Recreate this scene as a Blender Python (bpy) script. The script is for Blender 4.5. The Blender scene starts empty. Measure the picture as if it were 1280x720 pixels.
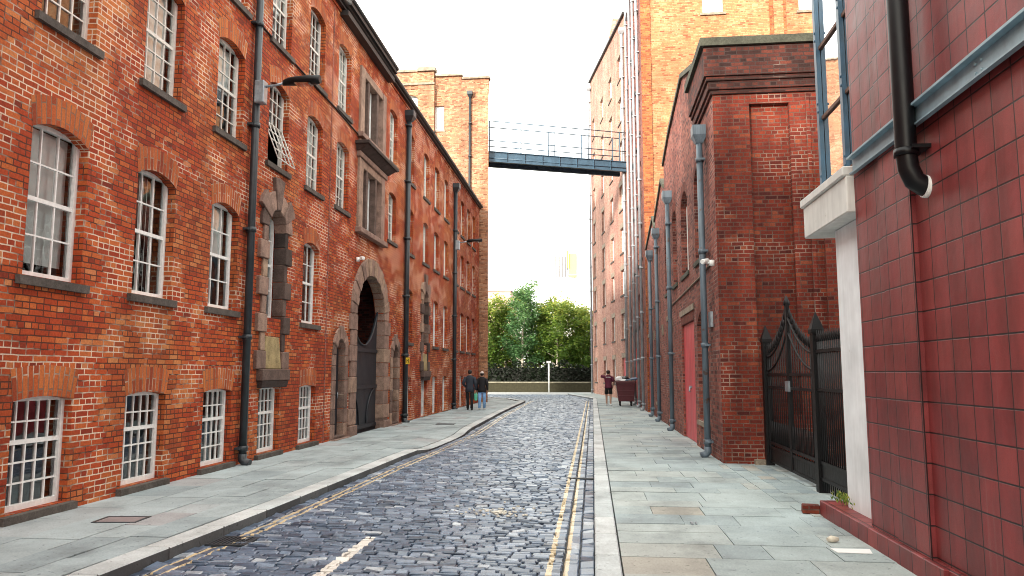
import bpy, bmesh, math, random
from mathutils import Vector
R = math.radians
rnd = random.Random(7)
sc = bpy.context.scene
C = sc.collection
OFF = {}          # world position of each empty / part, so that meshes written in world space can be parented

# ------------------------------------------------------------------ helpers
class MB:
    """collects faces; build() links them as ONE mesh object"""
    def __init__(s, xf=None):
        s.v = []; s.f = []; s.m = []; s.uv = []; s.t = []; s.sm = []; s.xf = xf
    def add(s, p):
        if s.xf: p = s.xf(*p)
        s.v.append(tuple(p)); return len(s.v) - 1
    def face(s, pts, mat=0, uv=None, tint=.5, smooth=False):
        s.fi([s.add(p) for p in pts], mat, uv, tint, smooth)
    def fi(s, idx, mat=0, uv=None, tint=.5, smooth=False):
        s.f.append(tuple(idx)); s.m.append(mat); s.uv.append(uv); s.t.append(tint); s.sm.append(smooth)
    def box(s, x0, x1, y0, y1, z0, z1, mat=0, tint=.5):
        i = [s.add(p) for p in ((x0,y0,z0),(x1,y0,z0),(x1,y1,z0),(x0,y1,z0),(x0,y0,z1),(x1,y0,z1),(x1,y1,z1),(x0,y1,z1))]
        for q in ((0,3,2,1),(4,5,6,7),(0,1,5,4),(1,2,6,5),(2,3,7,6),(3,0,4,7)):
            s.fi([i[k] for k in q], mat, None, tint)
    def hexa(s, c, mat=0, tint=.5):       # 8 corners, bottom ring then top ring
        i = [s.add(p) for p in c]
        for q in ((0,3,2,1),(4,5,6,7),(0,1,5,4),(1,2,6,5),(2,3,7,6),(3,0,4,7)):
            s.fi([i[k] for k in q], mat, None, tint)
    def prism(s, poly, v0, v1, mat=0, tint=.5):   # poly in (u,z), counter-clockwise seen from -v
        n = len(poly)
        a = [s.add((p[0], v0, p[1])) for p in poly]; b = [s.add((p[0], v1, p[1])) for p in poly]
        s.fi(a, mat, None, tint); s.fi(b[::-1], mat, None, tint)
        for k in range(n):
            s.fi((a[k], b[k], b[(k+1) % n], a[(k+1) % n]), mat, None, tint)
    def tube(s, path, r, n=10, mat=0, tint=.5, cap=True):
        P = [Vector(p) for p in path]; rings = []
        rs = r if isinstance(r, (list, tuple)) else [r]*len(P)
        up = None
        for k, p in enumerate(P):
            d = (P[min(k+1, len(P)-1)] - P[max(k-1, 0)]).normalized()
            if up is None:
                up = Vector((0,0,1)) if abs(d.z) < .9 else Vector((1,0,0))
            a = d.cross(up).normalized(); b = a.cross(d).normalized(); up = b
            rings.append([s.add(p + (a*math.cos(2*math.pi*j/n) + b*math.sin(2*math.pi*j/n))*rs[k]) for j in range(n)])
        for k in range(len(P)-1):
            for j in range(n):
                s.fi((rings[k][j], rings[k][(j+1)%n], rings[k+1][(j+1)%n], rings[k+1][j]), mat, None, tint, True)
        if cap:
            s.fi(rings[0][::-1], mat, None, tint); s.fi(rings[-1], mat, None, tint)
    def build(s, name, mats, parent=None, bev=0, local=False):
        me = s.mesh(name, mats, (0,0,0) if (local or parent is None) else OFF[parent.name])
        o = bpy.data.objects.new(name, me); C.objects.link(o)
        if parent is not None:
            o.parent = parent; OFF[o.name] = OFF.get(parent.name, (0,0,0))
        else: OFF[o.name] = (0,0,0)
        if bev:
            b = o.modifiers.new('bevel', 'BEVEL'); b.width = bev; b.segments = 1; b.limit_method = 'ANGLE'
        return o
    def mesh(s, name, mats, off=(0,0,0)):
        me = bpy.data.meshes.new(name)
        me.from_pydata([(p[0]-off[0], p[1]-off[1], p[2]-off[2]) for p in s.v], [], s.f)
        if not isinstance(mats, (list, tuple)): mats = [mats]
        for m in mats: me.materials.append(m)
        me.polygons.foreach_set('material_index', s.m)
        me.polygons.foreach_set('use_smooth', s.sm)
        uvl = me.uv_layers.new(name='UVMap'); at = me.attributes.new('tint', 'FLOAT', 'FACE')
        at.data.foreach_set('value', s.t)
        flat = []
        for fi, f in enumerate(s.f):
            if s.uv[fi]:
                for q in s.uv[fi]: flat += [q[0], q[1]]
                continue
            p = [s.v[i] for i in f]
            ax = [p[1][i]-p[0][i] for i in range(3)]; bx = [p[-1][i]-p[0][i] for i in range(3)]
            nx = abs(ax[1]*bx[2]-ax[2]*bx[1]); ny = abs(ax[2]*bx[0]-ax[0]*bx[2]); nz = abs(ax[0]*bx[1]-ax[1]*bx[0])
            for q in p:
                if nz >= nx and nz >= ny: flat += [q[0], q[1]]
                elif nx >= ny: flat += [q[1], q[2]]
                else: flat += [q[0], q[2]]
        uvl.data.foreach_set('uv', flat)
        me.update(); return me

def frame(ox, oy, deg):     # local (u along wall, v into wall, z)
    c, s_ = math.cos(R(deg)), math.sin(R(deg))
    return lambda u, v, z: (ox + u*c - v*s_, oy + u*s_ + v*c, z)
def tag(o, label, cat, group=None):
    o['label'] = label; o['category'] = cat
    if group: o['group'] = group
    return o
def thing(name, label, cat, loc, group=None):
    o = bpy.data.objects.new(name, None); C.objects.link(o); o.location = loc; o.empty_display_size = .3
    OFF[o.name] = tuple(loc); return tag(o, label, cat, group)
def structure(o): o['kind'] = 'structure'; return o
def stuff(o): o['kind'] = 'stuff'; return o
def copy_tree(o, parent=None):
    c = o.copy(); C.objects.link(c)
    if parent: c.parent = parent
    for ch in list(o.children): copy_tree(ch, c)
    return c
def poly(pts, t):
    if t <= pts[0][0]: return pts[0][1]
    for a, b in zip(pts, pts[1:]):
        if t <= b[0]: return a[1] + (b[1]-a[1])*(t-a[0])/(b[0]-a[0])
    return pts[-1][1]

# ------------------------------------------------------------------ materials
class NT:
    def __init__(s, name):
        s.mat = bpy.data.materials.new(name); s.mat.use_nodes = True
        s.t = s.mat.node_tree; s.n = s.t.nodes; s.l = s.t.links
        s.b = s.n['Principled BSDF']; s.out = s.n['Material Output']
    def node(s, kind, **kw):
        n = s.n.new(kind)
        for k, v in kw.items(): setattr(n, k, v)
        return n
    def link(s, a, b): s.l.new(a, b)
    def val(s, sock, v):
        if hasattr(v, 'links'): s.l.new(v, sock)
        else: sock.default_value = v
    def noise(s, vec, scale, detail=4, rough=.55, dist=0):
        n = s.node('ShaderNodeTexNoise'); s.val(n.inputs['Vector'], vec)
        n.inputs['Scale'].default_value = scale; n.inputs['Detail'].default_value = detail
        n.inputs['Roughness'].default_value = rough; n.inputs['Distortion'].default_value = dist
        return n.outputs['Fac']
    def ramp(s, fac, stops, interp='LINEAR'):
        n = s.node('ShaderNodeValToRGB'); s.val(n.inputs['Fac'], fac); e = n.color_ramp.elements
        n.color_ramp.interpolation = interp
        while len(e) < len(stops): e.new(.5)
        for k, (p, c) in enumerate(stops):
            e[k].position = p
            e[k].color = (c, c, c, 1) if isinstance(c, (int, float)) else (*c, 1)
        return n.outputs['Color']
    def mix(s, fac, a, b, mode='MIX'):
        n = s.node('ShaderNodeMix', data_type='RGBA', blend_type=mode)
        s.val(n.inputs[0], fac)
        for k, q in ((6, a), (7, b)):
            if isinstance(q, tuple): n.inputs[k].default_value = (*q, 1)
            elif isinstance(q, (int, float)): n.inputs[k].default_value = (q, q, q, 1)
            else: s.l.new(q, n.inputs[k])
        return n.outputs[2]
    def math(s, op, a, b=0.0, c=None):
        n = s.node('ShaderNodeMath', operation=op); s.val(n.inputs[0], a); s.val(n.inputs[1], b)
        if c is not None: s.val(n.inputs[2], c)
        return n.outputs[0]
    def mapping(s, vec, scale=(1,1,1), loc=(0,0,0)):
        n = s.node('ShaderNodeMapping'); s.l.new(vec, n.inputs['Vector'])
        n.inputs['Scale'].default_value = scale; n.inputs['Location'].default_value = loc
        return n.outputs['Vector']
    def bump(s, h, strength=.5, dist=.01, prev=None):
        n = s.node('ShaderNodeBump'); n.inputs['Strength'].default_value = strength; n.inputs['Distance'].default_value = dist
        s.l.new(h, n.inputs['Height'])
        if prev is not None: s.l.new(prev, n.inputs['Normal'])
        return n.outputs['Normal']
    def pos(s): return s.node('ShaderNodeNewGeometry').outputs['Position']
    def uv(s): return s.node('ShaderNodeUVMap', uv_map='UVMap').outputs['UV']
    def attr(s, name): return s.node('ShaderNodeAttribute', attribute_name=name).outputs['Fac']
    def setp(s, **kw):
        for k, v in kw.items():
            k = k.replace('_', ' ')
            if isinstance(v, tuple): v = (*v, 1)
            s.val(s.b.inputs[k], v)

def brick_mat(name, ramp, mortar, pale, seed=0, bw=.225, rh=.075, ms=.009, palecut=(.5, .62), shift=((.86,.76,.76),(1.1,1.12,1.05)), soot=.35, bump=.6, rough=.85, squash=.5, alt=None):
    m = NT(name); uv = m.uv()
    wob = m.node('ShaderNodeTexNoise'); m.link(uv, wob.inputs['Vector']); wob.inputs['Scale'].default_value = 6
    sub = m.node('ShaderNodeVectorMath', operation='SUBTRACT'); m.link(wob.outputs['Color'], sub.inputs[0]); sub.inputs[1].default_value = (.5,.5,.5)
    scl = m.node('ShaderNodeVectorMath', operation='SCALE'); m.link(sub.outputs[0], scl.inputs[0]); scl.inputs['Scale'].default_value = .018
    ad = m.node('ShaderNodeVectorMath', operation='ADD'); m.link(uv, ad.inputs[0]); m.link(scl.outputs[0], ad.inputs[1])
    off = m.node('ShaderNodeVectorMath', operation='ADD'); m.link(ad.outputs[0], off.inputs[0]); off.inputs[1].default_value = (100+seed*3.1, 100, 0)
    b = m.node('ShaderNodeTexBrick'); m.link(off.outputs[0], b.inputs['Vector'])
    b.inputs['Color1'].default_value = (0,0,0,1); b.inputs['Color2'].default_value = (1,1,1,1); b.inputs['Mortar'].default_value = (.5,.5,.5,1)
    b.inputs['Scale'].default_value = 1; b.inputs['Brick Width'].default_value = bw; b.inputs['Row Height'].default_value = rh
    b.inputs['Mortar Size'].default_value = ms; b.inputs['Mortar Smooth'].default_value = .2; b.inputs['Bias'].default_value = 0; b.squash = squash; b.squash_frequency = 3
    p = m.pos()
    col = m.ramp(b.outputs['Color'], ramp)
    if alt:
        pt = m.ramp(m.noise(m.mapping(p, (1,1,1.4), (7+seed, 0, 3)), .42, 4, .6), [(.5, 0.), (.57, 1.)])
        col = m.mix(pt, col, m.ramp(b.outputs['Color'], alt))
    big = m.noise(p, .33, 3, .6)
    col = m.mix(1, col, m.ramp(big, [(.32, shift[0]), (.68, shift[1])]), 'MULTIPLY')
    fine = m.noise(p, 38, 4, .65)
    col = m.mix(1, col, m.ramp(fine, [(.3, .72), (.7, 1.2)]), 'MULTIPLY')
    pm = m.ramp(m.noise(m.mapping(p, (1,1,1.6), (seed, 0, 0)), .85, 4, .62), [(palecut[0], 0.), (palecut[1], 1.)])
    mort = m.mix(pm, mortar, pale)
    mort = m.mix(.5, mort, m.mix(1, mort, m.ramp(fine, [(.3, .6), (.7, 1.15)]), 'MULTIPLY'))
    col = m.mix(b.outputs['Fac'], col, mort)
    st = m.noise(m.mapping(p, (1.1, 1.1, .16), (0, seed, 0)), 1.3, 5, .6)
    col = m.mix(1, col, m.ramp(st, [(.36, 1-soot), (.58, 1.)]), 'MULTIPLY')
    bl = m.ramp(m.noise(m.mapping(p, (.9, .9, .7), (3, seed*2, 1)), 1.1, 6, .7), [(.60, 0.), (.70, 1.)])
    col = m.mix(m.math('MULTIPLY', bl, .28), col, m.mix(1, col, (.45,.42,.42), 'MULTIPLY'))
    m.setp(Base_Color=col, Roughness=rough)
    m.b.inputs['Specular IOR Level'].default_value = .3
    h = m.math('SUBTRACT', m.math('MULTIPLY', fine, .35), b.outputs['Fac'])
    m.link(m.bump(h, bump, .009), m.b.inputs['Normal'])
    return m.mat

def plain(name, col, rough=.6, metal=0, var=.15, scale=9, bump=0, spec=.5, coat=0):
    m = NT(name); p = m.node('ShaderNodeTexCoord').outputs['Object']
    n = m.noise(p, scale, 5, .6)
    c = m.mix(1, col, m.ramp(n, [(.3, 1-var), (.7, 1+var)]), 'MULTIPLY')
    m.setp(Base_Color=c, Roughness=m.math('MULTIPLY_ADD', n, .25, rough-.12), Metallic=metal)
    m.b.inputs['Specular IOR Level'].default_value = spec
    if coat: m.b.inputs['Coat Weight'].default_value = coat
    if bump: m.link(m.bump(n, bump, .01), m.b.inputs['Normal'])
    return m.mat

def worn_paint(name, col, under, rough=.5, cut=(.60,.66), scale=5, drip=.35):
    m = NT(name); p = m.pos(); n = m.noise(p, scale, 6, .65)
    fl = m.ramp(n, [(cut[0], 0.), (cut[1], 1.)]); d = m.noise(m.mapping(p, (7, 7, .5)), 1.2, 5, .7)
    c = m.mix(1, col, m.ramp(m.noise(p, 2, 3), [(.3,.86),(.7,1.12)]), 'MULTIPLY')
    c = m.mix(1, c, m.ramp(d, [(.42, 1-drip), (.58, 1.)]), 'MULTIPLY'); c = m.mix(m.math('MULTIPLY', fl, .85), c, under)
    m.setp(Base_Color=c, Roughness=m.math('MULTIPLY_ADD', n, .3, rough-.15)); m.link(m.bump(n, .15, .01), m.b.inputs['Normal']); return m.mat
def stone_mat(name, stops, rough=.85, bump=.4, stain=.45):
    m = NT(name); p = m.pos(); t = m.attr('tint')
    n = m.noise(p, 5, 6, .65); f = m.noise(p, 40, 4, .6)
    col = m.ramp(t, stops)
    col = m.mix(1, col, m.ramp(n, [(.3, 1-stain), (.62, 1.1)]), 'MULTIPLY')
    col = m.mix(1, col, m.ramp(f, [(.3, .8), (.7, 1.15)]), 'MULTIPLY')
    m.setp(Base_Color=col, Roughness=rough); m.b.inputs['Specular IOR Level'].default_value = .3
    m.link(m.bump(m.math('ADD', n, m.math('MULTIPLY', f, .4)), bump, .012), m.b.inputs['Normal'])
    return m.mat

RED = [(0,(.20,.030,.014)), (.06,(.32,.044,.015)), (.4,(.41,.060,.017)), (.75,(.46,.085,.022)), (.95,(.53,.14,.038)), (1,(.57,.23,.10))]
M = {}
M['brick'] = brick_mat('red_mill_brick', RED, (.10,.035,.02), (.74,.60,.46), 1, ms=.0085, palecut=(.49,.585), soot=.2, alt=[(0,(.28,.06,.022)), (.3,(.42,.095,.026)), (.7,(.50,.135,.038)), (1,(.56,.22,.08))])
M['brick_arch'] = brick_mat('gauged_arch_brick', [(0,(.28,.05,.018)), (.5,(.44,.10,.028)), (1,(.54,.17,.05))], (.25,.14,.09), (.6,.45,.34), 2, bw=.34, rh=.078, soot=.2, squash=1)
M['brick_peach'] = brick_mat('weathered_peach_brick', [(0,(.22,.09,.05)), (.3,(.44,.2,.11)), (.7,(.55,.27,.15)), (1,(.62,.36,.22))], (.26,.16,.11), (.5,.38,.28), 3, soot=.3)
M['brick_orange'] = brick_mat('orange_mill_brick', [(0,(.25,.08,.04)), (.15,(.46,.17,.075)), (.6,(.54,.225,.105)), (1,(.60,.30,.155))], (.28,.15,.08), (.5,.33,.2), 4, soot=.25)
M['brick_strip'] = brick_mat('deep_orange_brick', [(0,(.2,.05,.02)), (.5,(.44,.12,.04)), (1,(.52,.18,.06))], (.25,.11,.06), (.4,.24,.14), 9, soot=.2)
M['brick_dark'] = brick_mat('sooty_dark_red_brick', [(0,(.08,.017,.014)), (.12,(.16,.026,.017)), (.55,(.22,.034,.019)), (.88,(.27,.046,.022)), (1,(.33,.085,.04))], (.15,.08,.06), (.45,.33,.26), 5, palecut=(.55,.72), soot=.5)
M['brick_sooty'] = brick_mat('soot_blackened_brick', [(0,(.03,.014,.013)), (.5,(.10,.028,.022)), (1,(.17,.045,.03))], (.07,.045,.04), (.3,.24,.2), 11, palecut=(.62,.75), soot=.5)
M['brick_plum'] = brick_mat('plum_brown_brick', [(0,(.09,.028,.025)), (.5,(.29,.082,.062)), (1,(.40,.14,.105))], (.2,.12,.1), (.4,.3,.26), 6, palecut=(.5,.7), soot=.4)
M['brick_pink'] = brick_mat('dusty_pink_brick', [(0,(.38,.18,.14)), (.5,(.51,.275,.215)), (1,(.60,.36,.29))], (.3,.19,.15), (.45,.34,.28), 7, soot=.3)
M['stone'] = stone_mat('weathered_gritstone', [(0,(.035,.028,.026)), (.3,(.13,.09,.075)), (.6,(.30,.20,.16)), (1,(.40,.29,.2))])
M['stone_yellow'] = stone_mat('ochre_stone', [(0,(.3,.24,.12)), (1,(.42,.33,.17))])
M['sill'] = stone_mat('dark_stone_sill', [(0,(.06,.055,.05)), (.5,(.10,.088,.078)), (1,(.18,.15,.13))])
M['coping'] = stone_mat('mossy_coping', [(0,(.045,.05,.035)), (1,(.12,.12,.095))])
M['lintel'] = stone_mat('buff_stone_lintel', [(0,(.22,.18,.14)), (1,(.36,.3,.23))])
M['white'] = plain('white_painted_wood', (.82,.84,.82), .5, var=.1, scale=14)
M['cream'] = plain('cream_painted_wood', (.70,.69,.64), .55, var=.14, scale=14)
M['dark'] = plain('dark_interior', (.018,.017,.016), .95)
M['blind'] = plain('pale_fabric_blind', (.86,.87,.84), .9, var=.12, scale=3)
M['pipe_black'] = plain('black_cast_iron', (.022,.03,.036), .42, var=.35, scale=6, bump=.1)
M['pipe_blue'] = worn_paint('blue_grey_painted_iron', (.13,.18,.225), (.10,.05,.03), .45)
M['pipe_pale'] = plain('pale_grey_painted_pipe', (.30,.33,.36), .5, var=.25, scale=4)
M['black'] = plain('black_gloss_ironwork', (.004,.004,.005), .5, var=.3, scale=18, spec=.3)
M['gate_navy'] = plain('blue_black_boarding', (.016,.02,.027), .5, var=.35, scale=5)
M['lead'] = plain('dark_gutter_lead', (.02,.02,.02), .6)
M['slate'] = plain('grey_roof_slate', (.09,.095,.105), .7, var=.3, scale=7)
M['steel_blue'] = plain('blue_painted_steel', (.05,.115,.18), .4, var=.3, scale=4)
M['steel_dark'] = plain('slate_blue_bridge_steel', (.05,.10,.15), .45, var=.25, scale=3)
M['galv'] = plain('galvanised_steel', (.32,.37,.41), .38, .6, var=.25, scale=10)
M['white_render'] = worn_paint('white_painted_render', (.82,.86,.89), (.45,.43,.40), .85, (.68,.74), 3.5, .07)
M['concrete'] = worn_paint('pale_painted_concrete', (.70,.71,.68), (.38,.36,.32), .8, (.64,.72), 4, .1)
M['pink_door'] = worn_paint('faded_pink_red_paint', (.64,.085,.10), (.38,.12,.11), .5, (.60,.68), 4, .2)
M['red_door'] = plain('red_paint', (.6,.045,.04), .5, var=.15)
M['blue_door'] = plain('blue_grey_paint', (.13,.19,.3), .5, var=.15)
M['mirror'] = None

def glass_mat(name, base=.16, tint=(.85,.92,.95)):
    m = NT(name)
    lw = m.node('ShaderNodeFresnel'); lw.inputs['IOR'].default_value = 1.5
    p = m.pos(); bmp = m.bump(m.noise(p, 2.2, 2), .12, .03)
    gl = m.node('ShaderNodeBsdfGlossy'); gl.inputs['Roughness'].default_value = .02; gl.inputs['Color'].default_value = (*tint, 1)
    m.link(bmp, gl.inputs['Normal'])
    tr = m.node('ShaderNodeBsdfTransparent'); tr.inputs['Color'].default_value = (.93,.96,.96,1)
    ms = m.node('ShaderNodeMixShader'); m.link(m.math('ADD', lw.outputs[0], base), ms.inputs[0])
    m.link(tr.outputs[0], ms.inputs[1]); m.link(gl.outputs[0], ms.inputs[2]); m.link(ms.outputs[0], m.out.inputs['Surface'])
    return m.mat
M['glass'] = glass_mat('old_window_glass', .10)
M['glass_sky'] = glass_mat('sky_bright_glass', .45)
m = NT('coated_glazing'); m.setp(Base_Color=(.75,.8,.84), Metallic=1.0, Roughness=.03)
m.link(m.bump(m.noise(m.pos(), 1.6, 2), .10, .03), m.b.inputs['Normal']); M['mirror'] = m.mat

# maroon glazed tiles
m = NT('maroon_tile'); uv = m.uv()
b = m.node('ShaderNodeTexBrick'); b.offset = 0; m.link(m.mapping(uv, (1,1,1), (50.02, 50.035, 0)), b.inputs['Vector'])
b.inputs['Color1'].default_value = (0,0,0,1); b.inputs['Color2'].default_value = (1,1,1,1); b.inputs['Mortar'].default_value = (.5,.5,.5,1)
b.inputs['Scale'].default_value = 1; b.inputs['Brick Width'].default_value = .257; b.inputs['Row Height'].default_value = .245
b.inputs['Mortar Size'].default_value = .007; b.inputs['Mortar Smooth'].default_value = .3
n = m.noise(m.pos(), 3.2, 5, .6); f = m.noise(m.pos(), 160, 3, .6)
col = m.ramp(b.outputs['Color'], [(0,(.19,.028,.03)), (.4,(.205,.032,.033)), (.75,(.22,.036,.036)), (1,(.24,.044,.042))])
col = m.mix(1, col, m.ramp(n, [(.3,.78),(.7,1.22)]), 'MULTIPLY')
col = m.mix(1, col, m.ramp(f, [(.3,.8),(.7,1.2)]), 'MULTIPLY')
stn = m.noise(m.mapping(m.pos(), (2.4, 2.4, .25)), 1.6, 5, .65)
col = m.mix(1, col, m.ramp(stn, [(.35,.72),(.55,1.),(.75,1.15)]), 'MULTIPLY')
chip = m.ramp(m.noise(m.pos(), 26, 4, .7), [(.70, 0.), (.73, 1.)])
col = m.mix(m.math('MULTIPLY', chip, m.ramp(m.noise(m.pos(), 1.1, 2), [(.5,0.),(.6,.55)])), col, (.30,.16,.14))
drip = m.ramp(m.noise(m.mapping(m.pos(), (9, 9, .35)), 1.0, 5, .7), [(.60, 0.), (.74, 1.)])
col = m.mix(m.math('MULTIPLY', drip, .3), col, (.26,.17,.16))
col = m.mix(b.outputs['Fac'], col, (.016,.006,.007))
m.setp(Base_Color=col, Roughness=m.math('MULTIPLY_ADD', n, .3, .3)); m.b.inputs['Specular IOR Level'].default_value = .42
m.link(m.bump(m.math('ADD', m.math('MULTIPLY', b.outputs['Color'], .25), m.math('SUBTRACT', m.math('MULTIPLY', f, .06), b.outputs['Fac'])), .8, .012, m.bump(m.noise(m.pos(), 5, 2), .25, .02)), m.b.inputs['Normal']); M['tile'] = m.mat

# flagstones (tint per slab)
def flag_mat(name, stops, rough=.7):
    m = NT(name); p = m.pos(); n = m.noise(p, 1.4, 6, .65); f = m.noise(p, 45, 4, .65)
    col = m.ramp(m.attr('tint'), stops)
    col = m.mix(1, col, m.ramp(n, [(.3,.72),(.7,1.18)]), 'MULTIPLY'); col = m.mix(1, col, m.ramp(f, [(.3,.86),(.7,1.12)]), 'MULTIPLY')
    sp = m.mix(1, m.ramp(m.noise(p, 16, 2, .5), [(.66,1.),(.70,.6)]), m.ramp(m.noise(m.mapping(p,(1,.5,1)), .8, 5, .7), [(.36,.7),(.5,1.),(.7,1.08)]), 'MULTIPLY')
    col = m.mix(1, col, sp, 'MULTIPLY')
    m.setp(Base_Color=col, Roughness=m.math('MULTIPLY_ADD', n, .35, rough-.18)); m.b.inputs['Specular IOR Level'].default_value = .4
    m.link(m.bump(m.math('ADD', n, m.math('MULTIPLY', f, .3)), .25, .012), m.b.inputs['Normal']); return m.mat
M['flag_grey'] = flag_mat('pale_grey_flagstone', [(0,(.29,.355,.375)), (.7,(.37,.44,.455)), (1,(.33,.34,.35))])
M['flag_york'] = flag_mat('york_stone_flag', [(0,(.25,.31,.33)), (.5,(.33,.395,.40)), (.85,(.37,.415,.405)), (1,(.35,.34,.30))])
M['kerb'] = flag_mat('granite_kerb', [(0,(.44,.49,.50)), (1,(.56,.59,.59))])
M['kerb_face'] = flag_mat('dark_kerb_face', [(0,(.06,.065,.07)), (1,(.14,.15,.15))])  # kerb sides, given a darker colour than the kerb top
M['joint'] = plain('dark_joint_grit', (.05,.052,.055), .95, var=.3, scale=30)
M['asphalt'] = plain('pale_worn_asphalt', (.30,.31,.31), .85, var=.12, scale=3)
M['yard'] = plain('yard_concrete', (.16,.155,.145), .9, var=.25, scale=2)
M['soil'] = plain('bare_soil', (.05,.042,.03), .95, var=.3, scale=2)

# granite setts with the worn paint of the road markings
m = NT('granite_sett'); p = m.pos(); t = m.attr('tint')
sx = m.node('ShaderNodeSeparateXYZ'); m.link(p, sx.inputs[0]); X_, Y_ = sx.outputs[0], sx.outputs[1]
n = m.noise(p, 7, 5, .65); f = m.noise(p, 70, 4, .65)
col = m.ramp(t, [(0,(.03,.05,.085)), (.4,(.08,.122,.185)), (.75,(.165,.22,.30)), (1,(.38,.43,.47))])
col = m.mix(1, col, m.ramp(n, [(.3,.65),(.7,1.3)]), 'MULTIPLY'); col = m.mix(1, col, m.ramp(f, [(.3,.75),(.7,1.25)]), 'MULTIPLY')
def band(x, c, w):
    return m.math('LESS_THAN', m.math('ABSOLUTE', m.math('SUBTRACT', x, c)), w)
LX = m.attr('lx')
wig = m.math('MULTIPLY', m.math('SUBTRACT', m.noise(p, 11, 3), .5), .035)
xr = m.math('ADD', X_, wig); xl = m.math('ADD', LX, wig)
yel = m.math('MAXIMUM', m.math('MAXIMUM', band(xr, -.262, .026), band(xr, -.408, .026)), m.math('MAXIMUM', band(xl, -.06, .022), band(xl, .06, .022)))
yel = m.math('MULTIPLY', yel, m.math('LESS_THAN', Y_, 47.))
wear = m.ramp(m.noise(p, 24, 5, .7), [(.31, .08), (.43, .95)])
col = m.mix(m.math('MULTIPLY', yel, wear), col, (.58,.47,.28))
wx = m.math('ADD', X_, m.math('MULTIPLY', m.math('SUBTRACT', m.noise(p, 14, 2), .5), .06))
wh = m.math('MULTIPLY', band(wx, -2.36, .058), band(Y_, 6.7, 1.33))
col = m.mix(m.math('MULTIPLY', wh, m.ramp(m.noise(p, 30, 4, .7), [(.3,.3),(.42,.97)])), col, (.72,.70,.64))
m.setp(Base_Color=col, Roughness=m.math('MULTIPLY_ADD', n, .35, .17)); m.b.inputs['Specular IOR Level'].default_value = .7
m.link(m.bump(m.math('ADD', m.math('MULTIPLY', n, 1.), m.math('MULTIPLY', f, .3)), .45, .012), m.b.inputs['Normal']); M['sett'] = m.mat

def leaf_mat(name, stops, tr=.25):
    m = NT(name); p = m.pos()
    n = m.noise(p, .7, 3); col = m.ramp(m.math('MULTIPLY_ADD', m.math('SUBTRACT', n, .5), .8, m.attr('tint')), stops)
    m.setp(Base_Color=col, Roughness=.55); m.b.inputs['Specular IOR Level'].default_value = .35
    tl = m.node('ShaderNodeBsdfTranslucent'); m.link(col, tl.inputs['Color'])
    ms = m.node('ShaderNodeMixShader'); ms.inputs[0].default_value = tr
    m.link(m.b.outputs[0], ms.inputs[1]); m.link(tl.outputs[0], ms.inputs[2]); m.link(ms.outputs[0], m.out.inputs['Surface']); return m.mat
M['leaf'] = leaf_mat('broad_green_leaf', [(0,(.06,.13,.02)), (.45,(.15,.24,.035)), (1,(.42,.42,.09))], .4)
M['leaf_blue'] = leaf_mat('blue_green_leaf', [(0,(.05,.13,.045)), (.5,(.11,.23,.08)), (1,(.25,.36,.13))], .4)
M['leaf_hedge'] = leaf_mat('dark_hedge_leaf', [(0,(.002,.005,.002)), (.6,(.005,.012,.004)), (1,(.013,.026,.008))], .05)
M['bark'] = plain('grey_bark', (.11,.09,.07), .9, var=.3, scale=12, bump=.4)
M['birch'] = plain('pale_bark', (.42,.38,.32), .8, var=.3, scale=12)

# ------------------------------------------------------------------ the setting: ground, road, pavements, kerbs
g = MB(); g.face([(-900,-300,-.22),(900,-300,-.22),(900,1500,-.22),(-900,1500,-.22)]); structure(g.build('ground', M['soil']))
g = MB(); g.face([(-70,50.,-.105),(60,50.,-.105),(60,69,-.105),(-70,69,-.105)], 0)
structure(g.build('cross_road', M['asphalt']))
g = MB(); g.face([(-8,-14,-.117),(.02,-14,-.117),(.02,62.5,-.117),(-8,62.5,-.117)]); structure(g.build('road_bed', M['joint']))

KL = [(-14,-4.5),(2.5,-4.2),(6,-4.06),(9,-3.95),(12,-3.88),(15,-3.83),(16.2,-3.78),(16.9,-3.66),(20.9,-3.57),(23,-3.69),(32,-3.9),(41,-3.98),(45,-4.0)]
LINE = [(3,-3.93),(6.5,-3.82),(8.2,-3.71),(11,-3.63),(14,-3.58),(17,-3.43),(21,-3.33),(24,-3.40),(32,-3.62),(44,-3.74)]
def kl(y): return poly(KL, y)
def drop(y):      # dropped kerb in front of the archway
    return -.06*max(0, min(1, (y-16.2)/.9, (21.4-y)/.9))
def right_edge(y): return 0 if y < 50.3 else -(y-50.3)*.2
def left_edge(y): return kl(y) if y < 45 else -4.0 - (y-45)*.32 if y < 49 else -60

def sett(mb, L, x0, x1, y0, y1, z):
    dz = rnd.gauss(0, .0025); tx = rnd.gauss(0, .004); ty = rnd.gauss(0, .0045); ti = min(1, max(0, rnd.gauss(.45, .24)))
    cx, cy = (x0+x1)/2, (y0+y1)/2; hx, hy = (x1-x0)/2, (y1-y0)/2
    rings = []
    for s_, h in ((1, -.05), (.985, -.009), (.87, .0)):
        ix = hx*s_ if s_ == 1 else hx-(1-s_)*.09; iy = hy*s_ if s_ == 1 else hy-(1-s_)*.08
        r = []
        for a, b_ in ((-1,-1),(1,-1),(1,1),(-1,1)):
            x = cx+a*ix + rnd.uniform(-.004,.004); y = cy+b_*iy + rnd.uniform(-.004,.004)
            L.append(x - poly(LINE, y)); r.append(mb.add((x, y, z+h+dz+tx*a+ty*b_)))
        rings.append(r)
    for k in (0, 1):
        for j in range(4):
            mb.fi((rings[k][j], rings[k][(j+1)%4], rings[k+1][(j+1)%4], rings[k+1][j]), 0, None, ti, False)
    mb.fi(rings[2], 0, None, ti, False)
RZ = -.09
mb = MB(); L = []
y = 2.6
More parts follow.
